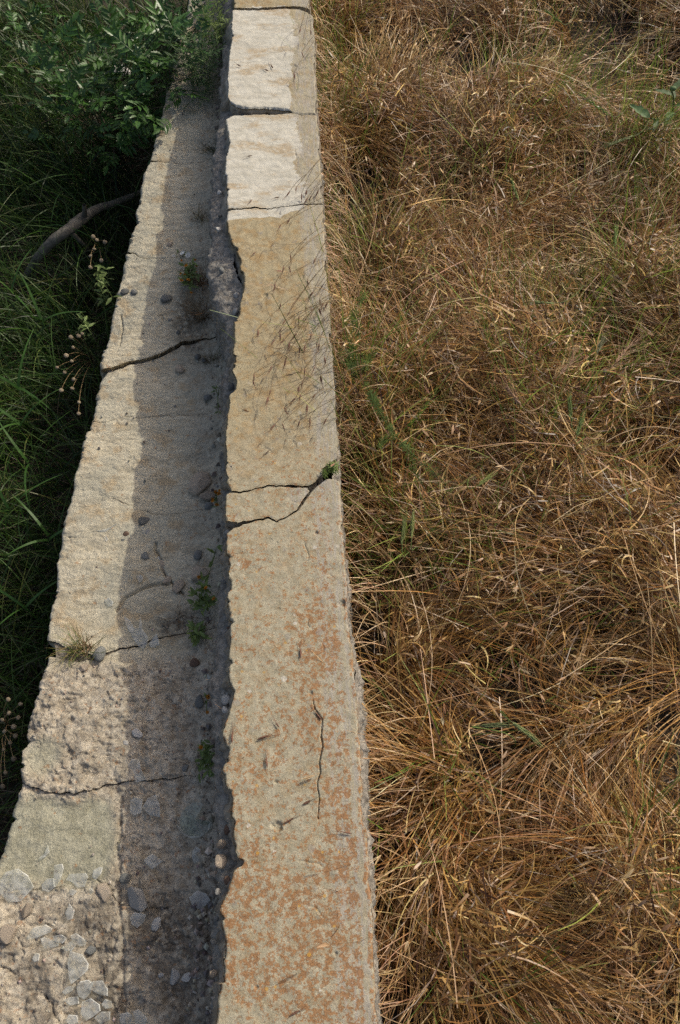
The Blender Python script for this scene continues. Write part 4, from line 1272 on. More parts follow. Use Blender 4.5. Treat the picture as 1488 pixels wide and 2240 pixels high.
shards = [  # outline in photo pixels, tilt, lift (m), label
    ([(0, 1925), (12, 1908), (40, 1900), (62, 1915), (74, 1940), (45, 1972), (18, 1974), (0, 1955)], 0, 0, 'largest pane fragment at the left edge on the grey-green stone'),
    ([(84, 1876), (100, 1866), (105, 1848), (108, 1864), (98, 1874), (88, 1880)], .1, 0, 'small thin shard uppermost on the grey-green stone'),
    ([(122, 1893), (140, 1890), (142, 1900), (134, 1925), (122, 1942), (118, 1936)], .08, .004, 'tall narrow shard left of centre in the row on the grey-green stone'),
    ([(92, 1936), (104, 1922), (120, 1922), (122, 1940), (108, 1952), (94, 1948)], .12, 0, 'five-sided shard between the largest pane and the tall narrow shard'),
    ([(144, 1925), (152, 1912), (188, 1910), (193, 1918), (185, 1940), (170, 1942), (158, 1930)], .06, 0, 'broad shard in the middle of the row on the grey-green stone'),
    ([(203, 1918), (206, 1904), (218, 1897), (226, 1898), (222, 1912), (210, 1926)], .2, .003, 'upright dark shard at the right end of the row by the shadow edge'),
    ([(150, 1952), (158, 1944), (170, 1950), (160, 1960), (153, 1957)], .1, 0, 'small chip of glass under the broad middle shard'),
    ([(197, 1945), (204, 1942), (208, 1950), (202, 1956)], .1, 0, 'tiny glass crumb left of the long tan chip'),
    ([(145, 1998), (154, 1976), (166, 1992), (160, 2010), (149, 2014)], .25, .004, 'bright kite-shaped shard alone on the dark dirt'),
    ([(60, 2050), (75, 2030), (100, 2022), (115, 2032), (110, 2040), (80, 2052), (62, 2056)], .1, 0, 'long shard at the upper left of the lower glass pile'),
    ([(90, 2054), (98, 2050), (130, 2060), (128, 2070), (98, 2076)], .08, .004, 'wedge shard beneath the long upper left shard'),
    ([(118, 2048), (138, 2044), (150, 2052), (140, 2064), (124, 2060)], .05, .007, 'overlapping shard in the upper part of the lower pile'),
    ([(158, 2046), (170, 2040), (192, 2058), (188, 2068), (176, 2070), (160, 2056)], .15, .004, 'striped-looking shard at the upper right of the lower pile'),
    ([(140, 2072), (160, 2058), (170, 2066), (160, 2080), (146, 2080)], .1, .002, 'short shard above the big upright pane of the pile'),
    ([(72, 2098), (78, 2084), (88, 2086), (86, 2102), (76, 2104)], .1, 0, 'small square shard on the left below the wedge shard'),
    ([(151, 2106), (156, 2080), (184, 2088), (198, 2108), (196, 2122), (176, 2140), (160, 2152), (155, 2140)], .07, .008, 'big bright upright pane fragment in the lower pile'),
    ([(170, 2160), (178, 2146), (196, 2142), (206, 2150), (200, 2170), (186, 2186), (174, 2180)], .1, .006, 'pane fragment just below the big bright upright one'),
    ([(196, 2162), (206, 2146), (228, 2144), (240, 2162), (240, 2178), (220, 2174)], .1, .010, 'shard right of the pile touching the shadow edge'),
    ([(136, 2170), (148, 2158), (164, 2158), (158, 2168), (142, 2176)], .12, .002, 'narrow shard on the left side of the lower pile'),
    ([(138, 2188), (150, 2182), (170, 2180), (172, 2196), (152, 2200)], .1, .003, 'shard under the narrow one on the left of the pile'),
    ([(180, 2216), (184, 2190), (204, 2182), (222, 2196), (224, 2210), (208, 2222), (192, 2232)], .06, .010, 'large faceted shard low in the pile'),
    ([(224, 2196), (232, 2184), (246, 2190), (246, 2204), (232, 2206)], .15, .008, 'shard right of the large faceted one at the shadow edge'),
    ([(208, 2226), (224, 2212), (244, 2212), (242, 2230), (222, 2240)], .1, .005, 'shard at the bottom frame edge right of the pile'),
    ([(146, 2232), (154, 2218), (172, 2220), (174, 2236), (156, 2242)], .1, .004, 'shard at the bottom frame edge left of the pile'),
    ([(283, 1675), (292, 1662), (308, 1664), (311, 1684), (322, 1706), (300, 1712), (284, 1692)], .05, 0, 'broken pane lying in the shade above the two overlapping panes'),
    ([(286, 1752), (300, 1746), (314, 1750), (310, 1778), (294, 1784), (286, 1778)], .04, 0, 'left of two pane fragments side by side in the shade'),
    ([(314, 1768), (326, 1748), (344, 1740), (352, 1762), (352, 1788), (330, 1784)], .05, .003, 'right of two pane fragments side by side in the shade'),
    ([(315, 1882), (335, 1868), (358, 1884), (334, 1902)], .04, 0, 'faint square pane alone in the shade'),
    ([(424, 1862), (432, 1852), (442, 1860), (440, 1884), (426, 1888), (422, 1876)], .2, 0, 'small rounded greenish shard under the bottle base'),
    ([(418, 1964), (436, 1948), (456, 1956), (464, 1970), (442, 1992), (424, 1980)], .12, .004, 'pale pane fragment against the wall foot above the dark soil'),
    ([(286, 2008), (296, 1996), (322, 2000), (318, 2016), (302, 2030), (290, 2022)], .1, .003, 'tilted shard under the white plaster chip'),
    ([(262, 2218), (280, 2214), (292, 2222), (286, 2240), (264, 2240)], .1, 0, 'left shard at the bottom frame edge in the shade'),
    ([(294, 2212), (306, 2206), (326, 2226), (322, 2240), (300, 2240)], .15, .004, 'right shard at the bottom frame edge in the shade'),
    ([(274, 1352), (286, 1358), (292, 1380), (306, 1375), (312, 1378), (326, 1395), (322, 1412), (314, 1421), (304, 1415), (290, 1394), (276, 1366)], .07, .004, 'long curved pane fragment bridging the joint right of the grass tuft'),
    ([(326, 1408), (334, 1398), (344, 1386), (350, 1410), (340, 1417), (330, 1415)], .1, 0, 'small shard touching the long curved pane fragment'),
    ([(306, 1382), (309, 1350), (312, 1362), (314, 1378)], .2, .012, 'needle-thin splinter standing over the long curved pane'),
    ([(212, 1165), (232, 1166), (246, 1156), (258, 1150), (244, 1160), (232, 1168)], .05, .002, 'curved bright sliver of glass on the sunlit stone'),
    ([(228, 1178), (234, 1174), (240, 1184), (234, 1188)], .05, 0, 'tiny glass chip below the curved bright sliver'),
    ([(308, 1156), (314, 1152), (320, 1168), (314, 1172)], .1, 0, 'tiny clear chip under the flat blue-grey stone'),
    ([(300, 1262), (308, 1258), (315, 1264), (314, 1274), (306, 1276)], .05, 0, 'small pale round shard in the shade right of the shadow edge'),
    ([(230, 1314), (240, 1308), (249, 1318), (246, 1326), (236, 1328)], .05, 0, 'small clear shard on the sunlit stone above the grass tuft'),
    ([(342, 1222), (348, 1217), (352, 1224), (347, 1229)], .05, 0, 'tiny white-edged glass chip beside the branching crack'),
]
for poly, tilt, lift, lab in shards:
    W = np.array([PLedge(a, b)[:2] for a, b in poly])
    c = W.mean(0)
    rel = (W - c)
    if np.cross(np.append(rel[1] - rel[0], 0), np.append(rel[2] - rel[1], 0))[2] < 0: rel = rel[::-1]
    zs = [ledge_top(*w) for w in W]
    o = link('glass_shard', shard_mesh(rel, .0036, [M['glass'], M['glassedge']]))
    o.location = (c[0], c[1], float(np.mean(zs)) * .6 + max(zs) * .4 + .002 + lift)
    o.rotation_euler = (random.uniform(-1, 1) * tilt * 1.8, random.uniform(-1, 1) * tilt * 1.8, 0)
    tag(o, lab, 'glass shard', 'broken glass on the ledge')

# curved bottle base
def bottle_base():
    c = PLedge(432, 1795); z = ledge_top(c[0], c[1])
    t = thing('broken_bottle', 'curved greenish bottle base with a broken rim half under the wall', 'bottle', (c[0], c[1], z))
    r = .040
    a = np.linspace(math.pi * .95, math.pi * 1.93, 22)
    V, Q = [], []
    for i, x in enumerate(a):
        h = .012 + .010 * abs(math.sin(4 * x)) + .006 * math.sin(11 * x)
        for rr, zz in ((r, 0), (r + .002, h), (r - .003, h), (r - .003, .003)):
            V.append((c[0] + rr * math.cos(x), c[1] + rr * math.sin(x), z + .004 + zz))
        if i:
            for k in range(4):
                Q.append(((i - 1) * 4 + k, (i - 1) * 4 + (k + 1) % 4, i * 4 + (k + 1) % 4, i * 4 + k))
    part('rim', (np.array(V), np.array(Q)), M['glass'], t, (c[0], c[1], z))
    V, Q = [], []
    rs = [0, .012, .024, r - .002]
    b = np.linspace(math.pi * .35, math.pi * 1.95, 24)
    for i, x in enumerate(b):
        for rr in rs: V.append((c[0] + rr * math.cos(x), c[1] + rr * math.sin(x), z + .005 + .012 * (1 - rr / r) ** 1.5))
        if i:
            for k in range(3): Q.append(((i - 1) * 4 + k, i * 4 + k, i * 4 + k + 1, (i - 1) * 4 + k + 1))
    part('base', (np.array(V), np.array(Q)), M['glassteal'], t, (c[0], c[1], z))
bottle_base()

# ------------------------------------------------------------------ brome stalks and fallen seeds
def spikelet_mesh(seed, awn=True):
    rr = np.random.default_rng(seed)
    L = 1.0
    parts = []
    for k in range(3):
        s = rr.uniform(-.10, .10, 2) * (k > 0)
        t = np.linspace(0, 1, 5)
        pts = np.column_stack([t * L * rr.uniform(.8, 1), s[0] * np.sin(t * 2.2), s[1] * np.sin(t * 2.2)])
        parts.append(tube(pts, .060 * np.array([.35, 1, .95, .6, .12]), 4))
    if awn:
        for k in range(3):
            d = rr.uniform(-.22, .22, 2)
            pts = np.array([(.6, 0, 0), (1.1, d[0] * .5, d[1] * .5), (1.75, d[0] * 1.3, d[1] * 1.3)])
            parts.append(tube(pts, [.018, .014, .008], 3))
    V, Q = joined(parts)
    return mesh_np('spikelet', V, Q, mat=M['seed'])


SPK = [spikelet_mesh(i) for i in range(5)]
heads6 = [(560, 60), (800, 40), (920, 80), (850, 130), (600, 220), (670, 280), (640, 340), (715, 200), (740, 310), (790, 240), (830, 250), (890, 260), (895, 180), (930, 210), (960, 200), (975, 270), (430, 415), (610, 405), (595, 440),
          (560, 490), (630, 490), (670, 510), (725, 440), (740, 540), (785, 530), (830, 440), (870, 510), (890, 520), (650, 610), (635, 640), (535, 690), (400, 745), (390, 800), (525, 870), (505, 920), (713, 930), (755, 900), (800, 980),
          (865, 900), (630, 1000), (560, 1130), (610, 1120), (745, 1100), (820, 1080), (950, 1080), (780, 710), (860, 690), (740, 840), (770, 800), (930, 620), (900, 760)]
heads5 = [(770, 220), (850, 230), (800, 270), (690, 1480), (740, 1450), (780, 1500), (820, 1470), (860, 1510), (910, 1470), (830, 1530), (620, 1740), (690, 1690), (880, 1720), (890, 2000), (640, 2060), (680, 2060), (690, 1970), (780, 400), (720, 560)]
heads = [(440 + a / 3.446, 600 + b / 3.446) for a, b in heads6] + [(440 + a / 3.543, b / 3.543) for a, b in heads5]
heads.sort(key=lambda h: h[1])
used = [False] * len(heads)
stalks = []
for i, h in enumerate(heads):
    if used[i]: continue
    near_ = sorted((j for j in range(len(heads)) if not used[j]), key=lambda j: math.hypot(heads[j][0] - h[0], heads[j][1] - h[1]))[:3]
    near_ = [j for j in near_ if math.hypot(heads[j][0] - h[0], heads[j][1] - h[1]) < 60]
    for j in near_: used[j] = True
    stalks.append([heads[j] for j in near_])
ORD = ['first', 'second', 'third', 'fourth', 'fifth', 'sixth', 'seventh', 'eighth', 'ninth', 'tenth', 'eleventh', 'twelfth', 'thirteenth', 'fourteenth', 'fifteenth', 'sixteenth', 'seventeenth', 'eighteenth', 'nineteenth', 'twentieth'] + ['twenty-' + w for w in ('first', 'second', 'third', 'fourth', 'fifth', 'sixth', 'seventh', 'eighth', 'ninth')] + ['thirtieth'] + ['thirty-' + w for w in ('first', 'second', 'third', 'fourth', 'fifth', 'sixth', 'seventh', 'eighth', 'ninth')]
for si, hs in enumerate(stalks):
    zz = [ZT + random.uniform(.012, .06) for _ in hs]
    pts = [P(a, b, z) for (a, b), z in zip(hs, zz)]
    tip = pts[0]
    yb = tip[1] + random.uniform(-.02, .22)
    xb = wall_right(yb) + random.uniform(.03, .22)
    base = np.array([xb, yb, right_ground(np.array([xb]), np.array([yb]))[0] + .02])
    apex = np.array([(tip[0] + xb) / 2 + .04, (tip[1] + yb) / 2 + .03, max(ZT + .06, tip[2] + .05)])
    t = thing('brome_stalk', 'thin brown brome stalk nodding over the coping, %s from the far end' % ORD[si], 'grass stalk', base, 'brome stalks hanging over the coping')
    stem = bez(base, (xb, yb, apex[2] + .05), apex + (-.02, 0, .05), 14, tip)
    tubes = [tube(stem, np.linspace(.0014, .0008, 14), 4)]
    for p in pts[1:]:
        q = stem[random.randint(8, 12)]
        tubes.append(tube(bez(q, (q + p) / 2 + np.array([0, 0, .015]), p, 6), .0007, 3))
    part('stem', tubes, M['awn'], t, base)
    for p in pts:
        d = np.array([random.uniform(-.7, .25), random.uniform(-1.2, -.5), random.uniform(-.5, .1)])
        o = link('spikelet', random.choice(SPK), t)
        orient(o, p - base, d, random.uniform(0, 6), random.uniform(.020, .028))
seeds = [  # start px, end px, label
    ((511, 1585), (508, 1626), 'fallen upright reddish seed near the left edge of the lower coping'),
    ((583, 1640), (585, 1680), 'fallen seed with a long awn in the middle of the lower coping'),
    ((598, 1570), (612, 1592), 'short fallen seed left of the long crack, above the pale slanting seed'),
    ((605, 1606), (563, 1618), 'pale slanting fallen seed left of the long crack'),
    ((681, 1547), (704, 1575), 'red fallen seed lying across the top of the long crack'),
    ((688, 1630), (676, 1646), 'short fallen seed beside the middle of the long crack'),
    ((692, 1746), (662, 1760), 'slanting fallen seed left of the lower end of the long crack'),
    ((656, 1782), (622, 1800), 'fallen seed beside the dark pit in the coping'),
    ((733, 1817), (770, 1823), 'level fallen seed right of the dark pit near the right edge'),
    ((656, 1405), (658, 1440), 'upright fallen seed on the coping below the broken wedge'),
    ((668, 2205), (635, 2222), 'dark fallen seed near the bottom frame edge of the coping'),
    ((572, 150), (588, 156), 'tiny fallen seed in the middle of the farthest white slab'),
    ((590, 137), (598, 150), 'tiny fallen seed right of centre on the farthest white slab'),
    ((513, 140), (527, 146), 'fallen awn near the left edge of the farthest white slab'),
    ((535, 345), (552, 341), 'fallen awn in the middle of the second white slab'),
    ((594, 436), (612, 432), 'fallen dark seed just above the hairline crack'),
    ((541, 448), (552, 437), 'small fallen seed left on the slab above the hairline crack'),
    ((548, 562), (560, 552), 'fallen seed left of the stalk shadows below the hairline crack'),
    ((573, 1000), (590, 985), 'fallen seed above the first broken crack'),
]
for a, b, lab in seeds:
    pa, pb = P(*a, ZT + .003), P(*b, ZT + .003)
    L = np.linalg.norm(pb - pa)
    o = link('grass_seed', random.choice(SPK))
    orient(o, pb, pa - pb, random.uniform(0, 6), L / 1.5)
    o.location.z = ZT + .0045
    tag(o, lab, 'seed', 'grass seeds fallen on the coping')

# ------------------------------------------------------------------ plants
def leaflet(L, w, teeth=4, fold=.25, curve=.15):
    """toothed leaflet along +X, folded at the midrib"""
    n = teeth * 2 + 2
    t = np.linspace(0, 1, n)
    prof = np.sin(np.pi * np.clip(t * .96 + .02, 0, 1) ** .8) * w / 2
    prof = prof * np.where(np.arange(n) % 2 == 0, 1.0, .74); prof[0] = .0004; prof[-1] = .0003
    z = -curve * L * t ** 2
    mid = np.column_stack([t * L, 0 * t, z])
    lf = np.column_stack([t * L + .06 * L * (np.arange(n) % 2 == 0), prof, z + fold * prof])
    rt = lf * (1, -1, 1)
    V = np.concatenate([mid, lf, rt])
    Q = []
    for i in range(n - 1):
        Q.append((i, i + 1, n + i + 1, n + i)); Q.append((i, 2 * n + i, 2 * n + i + 1, i + 1))
    return V, np.array(Q)


def rotz(V, a):
    c, s = math.cos(a), math.sin(a)
    return np.column_stack([V[:, 0] * c - V[:, 1] * s, V[:, 0] * s + V[:, 1] * c, V[:, 2]])


def compound_leaf(seed, mat, L=.10, pairs=3, ll=.042, lw=.016):
    rr = random.Random(seed)
    parts = [tube(np.column_stack([np.linspace(0, L, 5), np.zeros(5), -.1 * L * np.linspace(0, 1, 5) ** 2]), np.linspace(.0011, .0006, 5), 3)]
    for k in range(pairs):
        f = .35 + .55 * k / max(1, pairs - .0)
        for s in (-1, 1):
            V, Q = leaflet(ll * rr.uniform(.75, 1.1), lw * rr.uniform(.85, 1.2), 4, rr.uniform(.1, .5), rr.uniform(.0, .35))
            V = rotz(V, s * rr.uniform(.75, 1.1)) + (L * f, 0, -.1 * L * f * f)
            parts.append((V, Q))
    V, Q = leaflet(ll * 1.15, lw * 1.2, 4, .3, .2)
    parts.append((V + (L, 0, -.1 * L), Q))
    V, Q = joined(parts)
    return mesh_np('leaf', V, Q, mat=mat, smooth=False)


def shrub(name, label, root, tips, leafs, per, mat, spread, stem_r=.003, up=.15, tmin=.25, mat_stem='stem', lsc=(.75, 1.2)):
    t = thing(name, label, 'shrub', root)
    for tip in tips:
        tip = np.asarray(tip)
        a = np.asarray(root) + np.array([random.uniform(-.04, .04), random.uniform(-.04, .04), 0])
        midp = (a + tip) / 2 + np.array([random.uniform(-.05, .05), random.uniform(-.05, .05), up])
        st = bez(a, midp, tip, 14)
        part('stem', [tube(st, np.linspace(stem_r, stem_r * .4, 14), 5)], M[mat_stem], t, root)
        for k in range(per):
            f = tmin + (1 - tmin) * (k + random.random() * .6) / per
            q = st[min(13, int(f * 13))]
            o = link('leaf', random.choice(leafs), t)
            d = Vector((random.gauss(0, 1), random.gauss(0, 1), random.uniform(-.35, .45)))
            d = d.normalized() * .7 + Vector((tip - a)).normalized() * .5
            orient(o, Vector(q - root) + Vector((random.gauss(0, spread), random.gauss(0, spread), random.gauss(0, spread * .6))), d, random.uniform(-.7, .7), random.uniform(*lsc))
    return t


leafs = [compound_leaf(i, M['leaf']) for i in range(6)]
root = P(255, 330, .08)
tips = []
for px, py, z in [(390, 212, .62), (340, 262, .60), (300, 285, .58), (230, 270, .55), (360, 165, .66), (300, 215, .66), (240, 205, .62), (180, 230, .55), (330, 110, .68), (270, 130, .70), (210, 130, .68),
                  (150, 150, .62), (90, 140, .55), (370, 60, .66), (300, 40, .72), (240, 50, .70), (170, 60, .66), (110, 60, .60), (60, 60, .5), (40, 20, .55), (420, 30, .62), (450, 5, .62), (350, 5, .70), (120, 5, .6), (330, 340, .42), (250, 350, .4), (20, 120, .5), (60, 180, .5), (120, 200, .5), (20, 230, .42), (90, 270, .42), (160, 290, .45), (200, 180, .6), (260, 240, .6), (320, 165, .64), (380, 110, .64), (400, 60, .62), (280, 85, .72), (200, 90, .68), (130, 100, .62), (340, 70, .70), (30, 80, .55), (470, 30, .6), (430, 80, .62), (405, 170, .68), (418, 140, .70), (385, 190, .68), (432, 55, .74), (452, 35, .74), (400, 110, .72), (420, 100, .74), (445, 75, .74), (372, 235, .64), (380, 40, .74)]:
    tips.append(P(px, py, z))
shrub('leafy_shrub', 'glossy dark green shrub with toothed divided leaves over the far end of the ditch', root, tips, leafs, 6, M['leaf'], .04, tmin=.5)

# finer blue-green bush on the far end of the ledge
fine = []
for i in range(4):
    rr = np.random.default_rng(60 + i)
    ps = [tube(np.array([(0, 0, 0), (.03, .002, .004), (.06, 0, .002)]), .0007, 3)]
    for k in range(9):
        V, Q = leaflet(.018 * rr.uniform(.7, 1.2), .0035, 1, .2, .1)
        ps.append((rotz(V, rr.uniform(-1.3, 1.3)) + (.007 * k, 0, .003), Q))
    V, Q = joined(ps)
    fine.append(mesh_np('leaf', V, Q, mat=M['glauc'], smooth=False))
root = PLedge(440, 190); root[2] = ledge_top(root[0], root[1])
tips = [P(a, b, z) for a, b, z in [(400, 120, .72), (420, 90, .74), (445, 85, .76), (465, 100, .74), (480, 120, .72), (410, 150, .66), (450, 130, .74), (475, 160, .68), (430, 150, .70), (465, 200, .62), (400, 105, .68), (440, 110, .78), (485, 80, .72), (470, 225, .58)]]
shrub('herb_bush', 'fine-leaved grey-green bush growing on the ledge against the far wall', root, tips, fine, 11, M['glauc'], .012, .0014, .05, .2, 'weed')
lime = [mesh_np('leaf', *joined([(rotz(leaflet(.02, .006, 1, .2, .1)[0], random.uniform(-1.2, 1.2)) + (.006 * k, 0, .002 * k), leaflet(.02, .006, 1, .2, .1)[1]) for k in range(7)]), mat=M['weed'], smooth=False) for i in range(3)]
root = PLedge(470, 110); root[2] = ledge_top(root[0], root[1])
tips = [P(a, b, z) for a, b, z in [(462, 40, .82), (478, 60, .80), (485, 30, .84), (470, 80, .74), (455, 10, .82), (488, 90, .72), (440, 50, .74), (480, 5, .82)]]
shrub('yellow_green_weed', 'yellow-green leafy weed beside the farthest wall slab', root, tips, lime, 10, M['weed'], .010, .0014, .05, .2, 'weed')


# small weeds along the ledge
def weed(px, py, label, heads_px, leaf_mat, nleaf, leafL, flower=None, nflow=0, h=.06, onledge=True, base_z=None, spread=30, cat='weed', name='weed'):
    b = PLedge(px, py) if onledge else P(px, py, base_z)
    if onledge: b[2] = ledge_top(b[0], b[1])
    t = thing(name, label, cat, b)
    lm = [mesh_np('leaf', *leaflet(leafL, leafL * .38, 2, .3, .2), mat=M[leaf_mat], smooth=False)]
    sts = []
    for hp in heads_px:
        tip = P(hp[0], hp[1], b[2] + h * random.uniform(.7, 1.15))
        st = bez(b + np.array([random.uniform(-.008, .008), random.uniform(-.008, .008), 0]), (b + tip) / 2 + (0, 0, h * .5), tip, 8)
        sts.append(st)
    part('stem', [tube(s, np.linspace(.0012, .0007, 8), 4) for s in sts], M['weed'], t, b)
    for k in range(nleaf):
        s = random.choice(sts); q = s[random.randint(1, 7)]
        o = link('leaf', lm[0], t)
        orient(o, q - b, (random.gauss(0, 1), random.gauss(0, 1), random.uniform(-.1, .7)), random.uniform(-.5, .5), random.uniform(.7, 1.3))
    for k in range(nflow):
        s = sts[k % len(sts)]
        o = link('flower', flower, t)
        orient(o, s[-1] - b + np.array([random.gauss(0, .004), random.gauss(0, .004), .003]), (random.gauss(0, .3), random.gauss(0, .3), 1), random.uniform(0, 6), random.uniform(.8, 1.3))
    return t


def flower_mesh(mat, n, L, w, centre=None):
    """petals round +X"""
    ps = []
    for k in range(n):
        V, Q = leaflet(L, w, 1, .1, -.25)
        V = np.column_stack([V[:, 2] + .002, V[:, 0], V[:, 1]])
        c, s = math.cos(k * 2 * math.pi / n), math.sin(k * 2 * math.pi / n)
        ps.append((np.column_stack([V[:, 0], V[:, 1] * c - V[:, 2] * s, V[:, 1] * s + V[:, 2] * c]), Q))
    ps.append(tube(np.array([(0, 0, 0), (.003, 0, 0), (.005, 0, 0)]), [.001, .003, .0015], 6))
    V, Q = joined(ps)
    return mesh_np('flower', V, Q, mat=M[mat], smooth=False)


of = flower_mesh('orange', 8, .006, .0035)
wf = flower_mesh('white', 11, .009, .003)
weed(418, 620, 'orange-flowered weed growing at the wall foot above the dead grass clump', [(400, 575), (405, 605), (400, 615), (415, 590), (412, 612), (425, 570), (395, 600), (420, 640), (432, 600), (408, 585), (430, 585)], 'weed', 62, .026, of, 11, .06)
weed(400, 565, 'small white daisy opening above the orange flowers', [(383, 560), (403, 553), (412, 560), (390, 552)], 'weed', 8, .014, wf, 3, .06, cat='flower', name='daisy')
weed(473, 1100, 'small orange-flowered tuft at the wall foot beside the broken wedge', [(472, 1075), (478, 1085), (468, 1095), (474, 1110), (480, 1070)], 'weed', 10, .012, of, 8, .03)
weed(446, 1320, 'green weed with an orange tip growing from the joint near the wall', [(442, 1265), (450, 1285), (470, 1310), (425, 1300), (415, 1330), (460, 1330), (475, 1195), (440, 1340)], 'weed', 74, .022, of, 3, .06)
weed(432, 1388, 'small bright green weed below the weed with the orange tip', [(425, 1370), (440, 1375), (450, 1395), (420, 1392), (436, 1405)], 'weed', 34, .024, None, 0, .04)
weed(452, 1660, 'dark green weed with one orange flower at the shaded wall foot', [(445, 1635), (460, 1650), (440, 1665), (452, 1690), (462, 1625), (436, 1690), (458, 1700)], 'weed', 64, .019, of, 1, .05)
weed(455, 1530, 'tiny weed with an orange flower at the wall foot beside the white core stones', [(456, 1525), (452, 1560)], 'weed', 5, .010, of, 2, .02)
weed(480, 870, 'thin green sprig at the wall foot right of the round dark pebble', [(472, 850), (485, 840), (478, 900)], 'weed', 8, .016, None, 0, .05)


def tuft(px, py, n, label, pal, L, onledge=True, z=None, wd=(.0015, .003), name='grass_tuft', spread=.015, mat='green', th=(.7, 1.4), az=None):
    b = PLedge(px, py) if onledge else P(px, py, z)
    if onledge: b[2] = ledge_top(b[0], b[1]) - .003
    xy = RNG.normal(0, spread, (n, 2)) * (1, .5)
    base = np.column_stack([xy, np.zeros(n)])
    a = U(0, 6.28, n) if az is None else az + RNG.normal(0, .9, n)
    V, Q, c, _, _ = ribbons(base, a, U(th[0], th[1], n), U(L[0], L[1], n), U(.1, 1.1, n), RNG.normal(0, .4, n), U(wd[0], wd[1], n), 6, pick(pal, n), flat=.2)
    o = link(name, mesh_np(name, V, Q, mat=M[mat], smooth=False, attrs=dict(col=c)), None, b)
    return tag(o, label, 'grass tuft')


tuft(168, 1425, 85, 'yellow-green grass tuft growing from the open joint of the sunlit ledge', [(.20, .24, .07), (.30, .27, .10), (.14, .19, .05), (.40, .30, .14)], (.04, .09), spread=.024)
tuft(190, 1415, 40, 'smaller pinkish dry tuft close beside the yellow-green tuft', [(.35, .22, .13), (.25, .25, .09), (.42, .30, .18)], (.03, .08), spread=.012)
tuft(440, 690, 190, 'brown dead grass clump against the wall below the orange flowers', [(.14, .085, .04), (.20, .13, .06), (.09, .07, .03), (.28, .19, .09)], (.05, .13), spread=.03, mat='straw', wd=(.001, .002), th=(.2, 1.3))
tuft(445, 620, 120, 'brown dead grass clump beside the orange flowers', [(.14, .085, .04), (.20, .11, .05), (.28, .16, .08)], (.05, .12), spread=.02, mat='straw', wd=(.001, .002), th=(.3, 1.3))
tuft(395, 1355, 70, 'little mat of dead roots in the joint left of the green weeds', [(.12, .08, .045), (.22, .15, .08), (.08, .06, .04)], (.02, .06), spread=.02, mat='straw', wd=(.001, .0018), th=(.0, .7))
tuft(468, 790, 60, 'thin dead grass hanging at the wall foot beside the dark pebbles', [(.14, .11, .05), (.10, .12, .05), (.20, .14, .07)], (.03, .08), spread=.02, mat='straw', wd=(.001, .0018))
tuft(470, 330, 70, 'short dark grass against the wall between the two white slabs', [(.08, .08, .035), (.06, .09, .03), (.16, .12, .06)], (.03, .08), spread=.02, mat='green', wd=(.001, .002))
tuft(400, 885, 4, 'single dry stalk lying across the shaded ledge', [(.30, .21, .12)], (.06, .10), spread=.01, mat='straw', wd=(.0015, .002), th=(0, .1), az=.5)
tuft(440, 480, 60, 'dry grass sprouting from the ledge above the white daisy', [(.30, .22, .12), (.18, .12, .06), (.14, .14, .05)], (.04, .09), spread=.015, mat='straw', wd=(.001, .002))

# ditch: fallen branch
b0 = P(310, 425, .22)
br = thing('fallen_branch', 'bent grey weathered branch lying in the ditch beside the ledge', 'branch', (P(150, 505, .15)[0], P(150, 505, .15)[1], .05))
bl = np.array(br.location)
path = np.array([P(340, 405, .14), P(300, 425, .18), P(255, 443, .22), P(215, 455, .25), P(180, 478, .28), P(150, 502, .29), P(115, 527, .26), P(85, 560, .20), P(62, 595, .12), P(50, 625, .04)])
tt = np.linspace(0, len(path) - 1, 40); pth = np.column_stack([np.interp(tt, np.arange(len(path)), path[:, i]) for i in range(3)])
for _ in range(2): pth[1:-1] = (pth[:-2] + 2 * pth[1:-1] + pth[2:]) / 4
rad = np.interp(np.linspace(0, 1, 40), [0, .3, .42, .5, .7, 1], [.010, .014, .021, .022, .020, .012]) * (1 + .10 * np.sin(np.arange(40) * 1.7) * np.cos(np.arange(40) * .6))
part('limb', [tube(pth, rad, 10)], M['wood'], br, bl)
part('twig', [tube(bez(P(185, 475, .28), P(186, 462, .33), P(184, 448, .36), 8), np.linspace(.012, .007, 8), 8)], M['wood'], br, bl)
part('twig', [tube(bez(P(150, 505, .28), P(170, 520, .24), P(196, 548, .12), 9), np.linspace(.012, .006, 9), 8)], M['wood'], br, bl)


# dry globe-headed wildflowers
def dry_flowers(label, base, pts, size):
    t = thing('dried_wildflower', label, 'wildflower', base)
    gl = pebble_mesh('flower_head', M['buff'], 31, 2, (1, 1, .8))
    tubes = []
    for p in pts:
        st = bez(base, (base + p) / 2 + np.array([random.uniform(-.02, .02), random.uniform(-.02, .02), .06]), p, 10)
        tubes.append(tube(st, np.linspace(.0014, .0008, 10), 4))
        o = link('flower_head', gl, t)
        o.location = p - base; r = size * random.uniform(.7, 1.2); o.scale = (r, r, r); o.rotation_euler = (random.uniform(-.6, .6), random.uniform(-.6, .6), 0)
    part('stem', tubes, M['awn'], t, base)


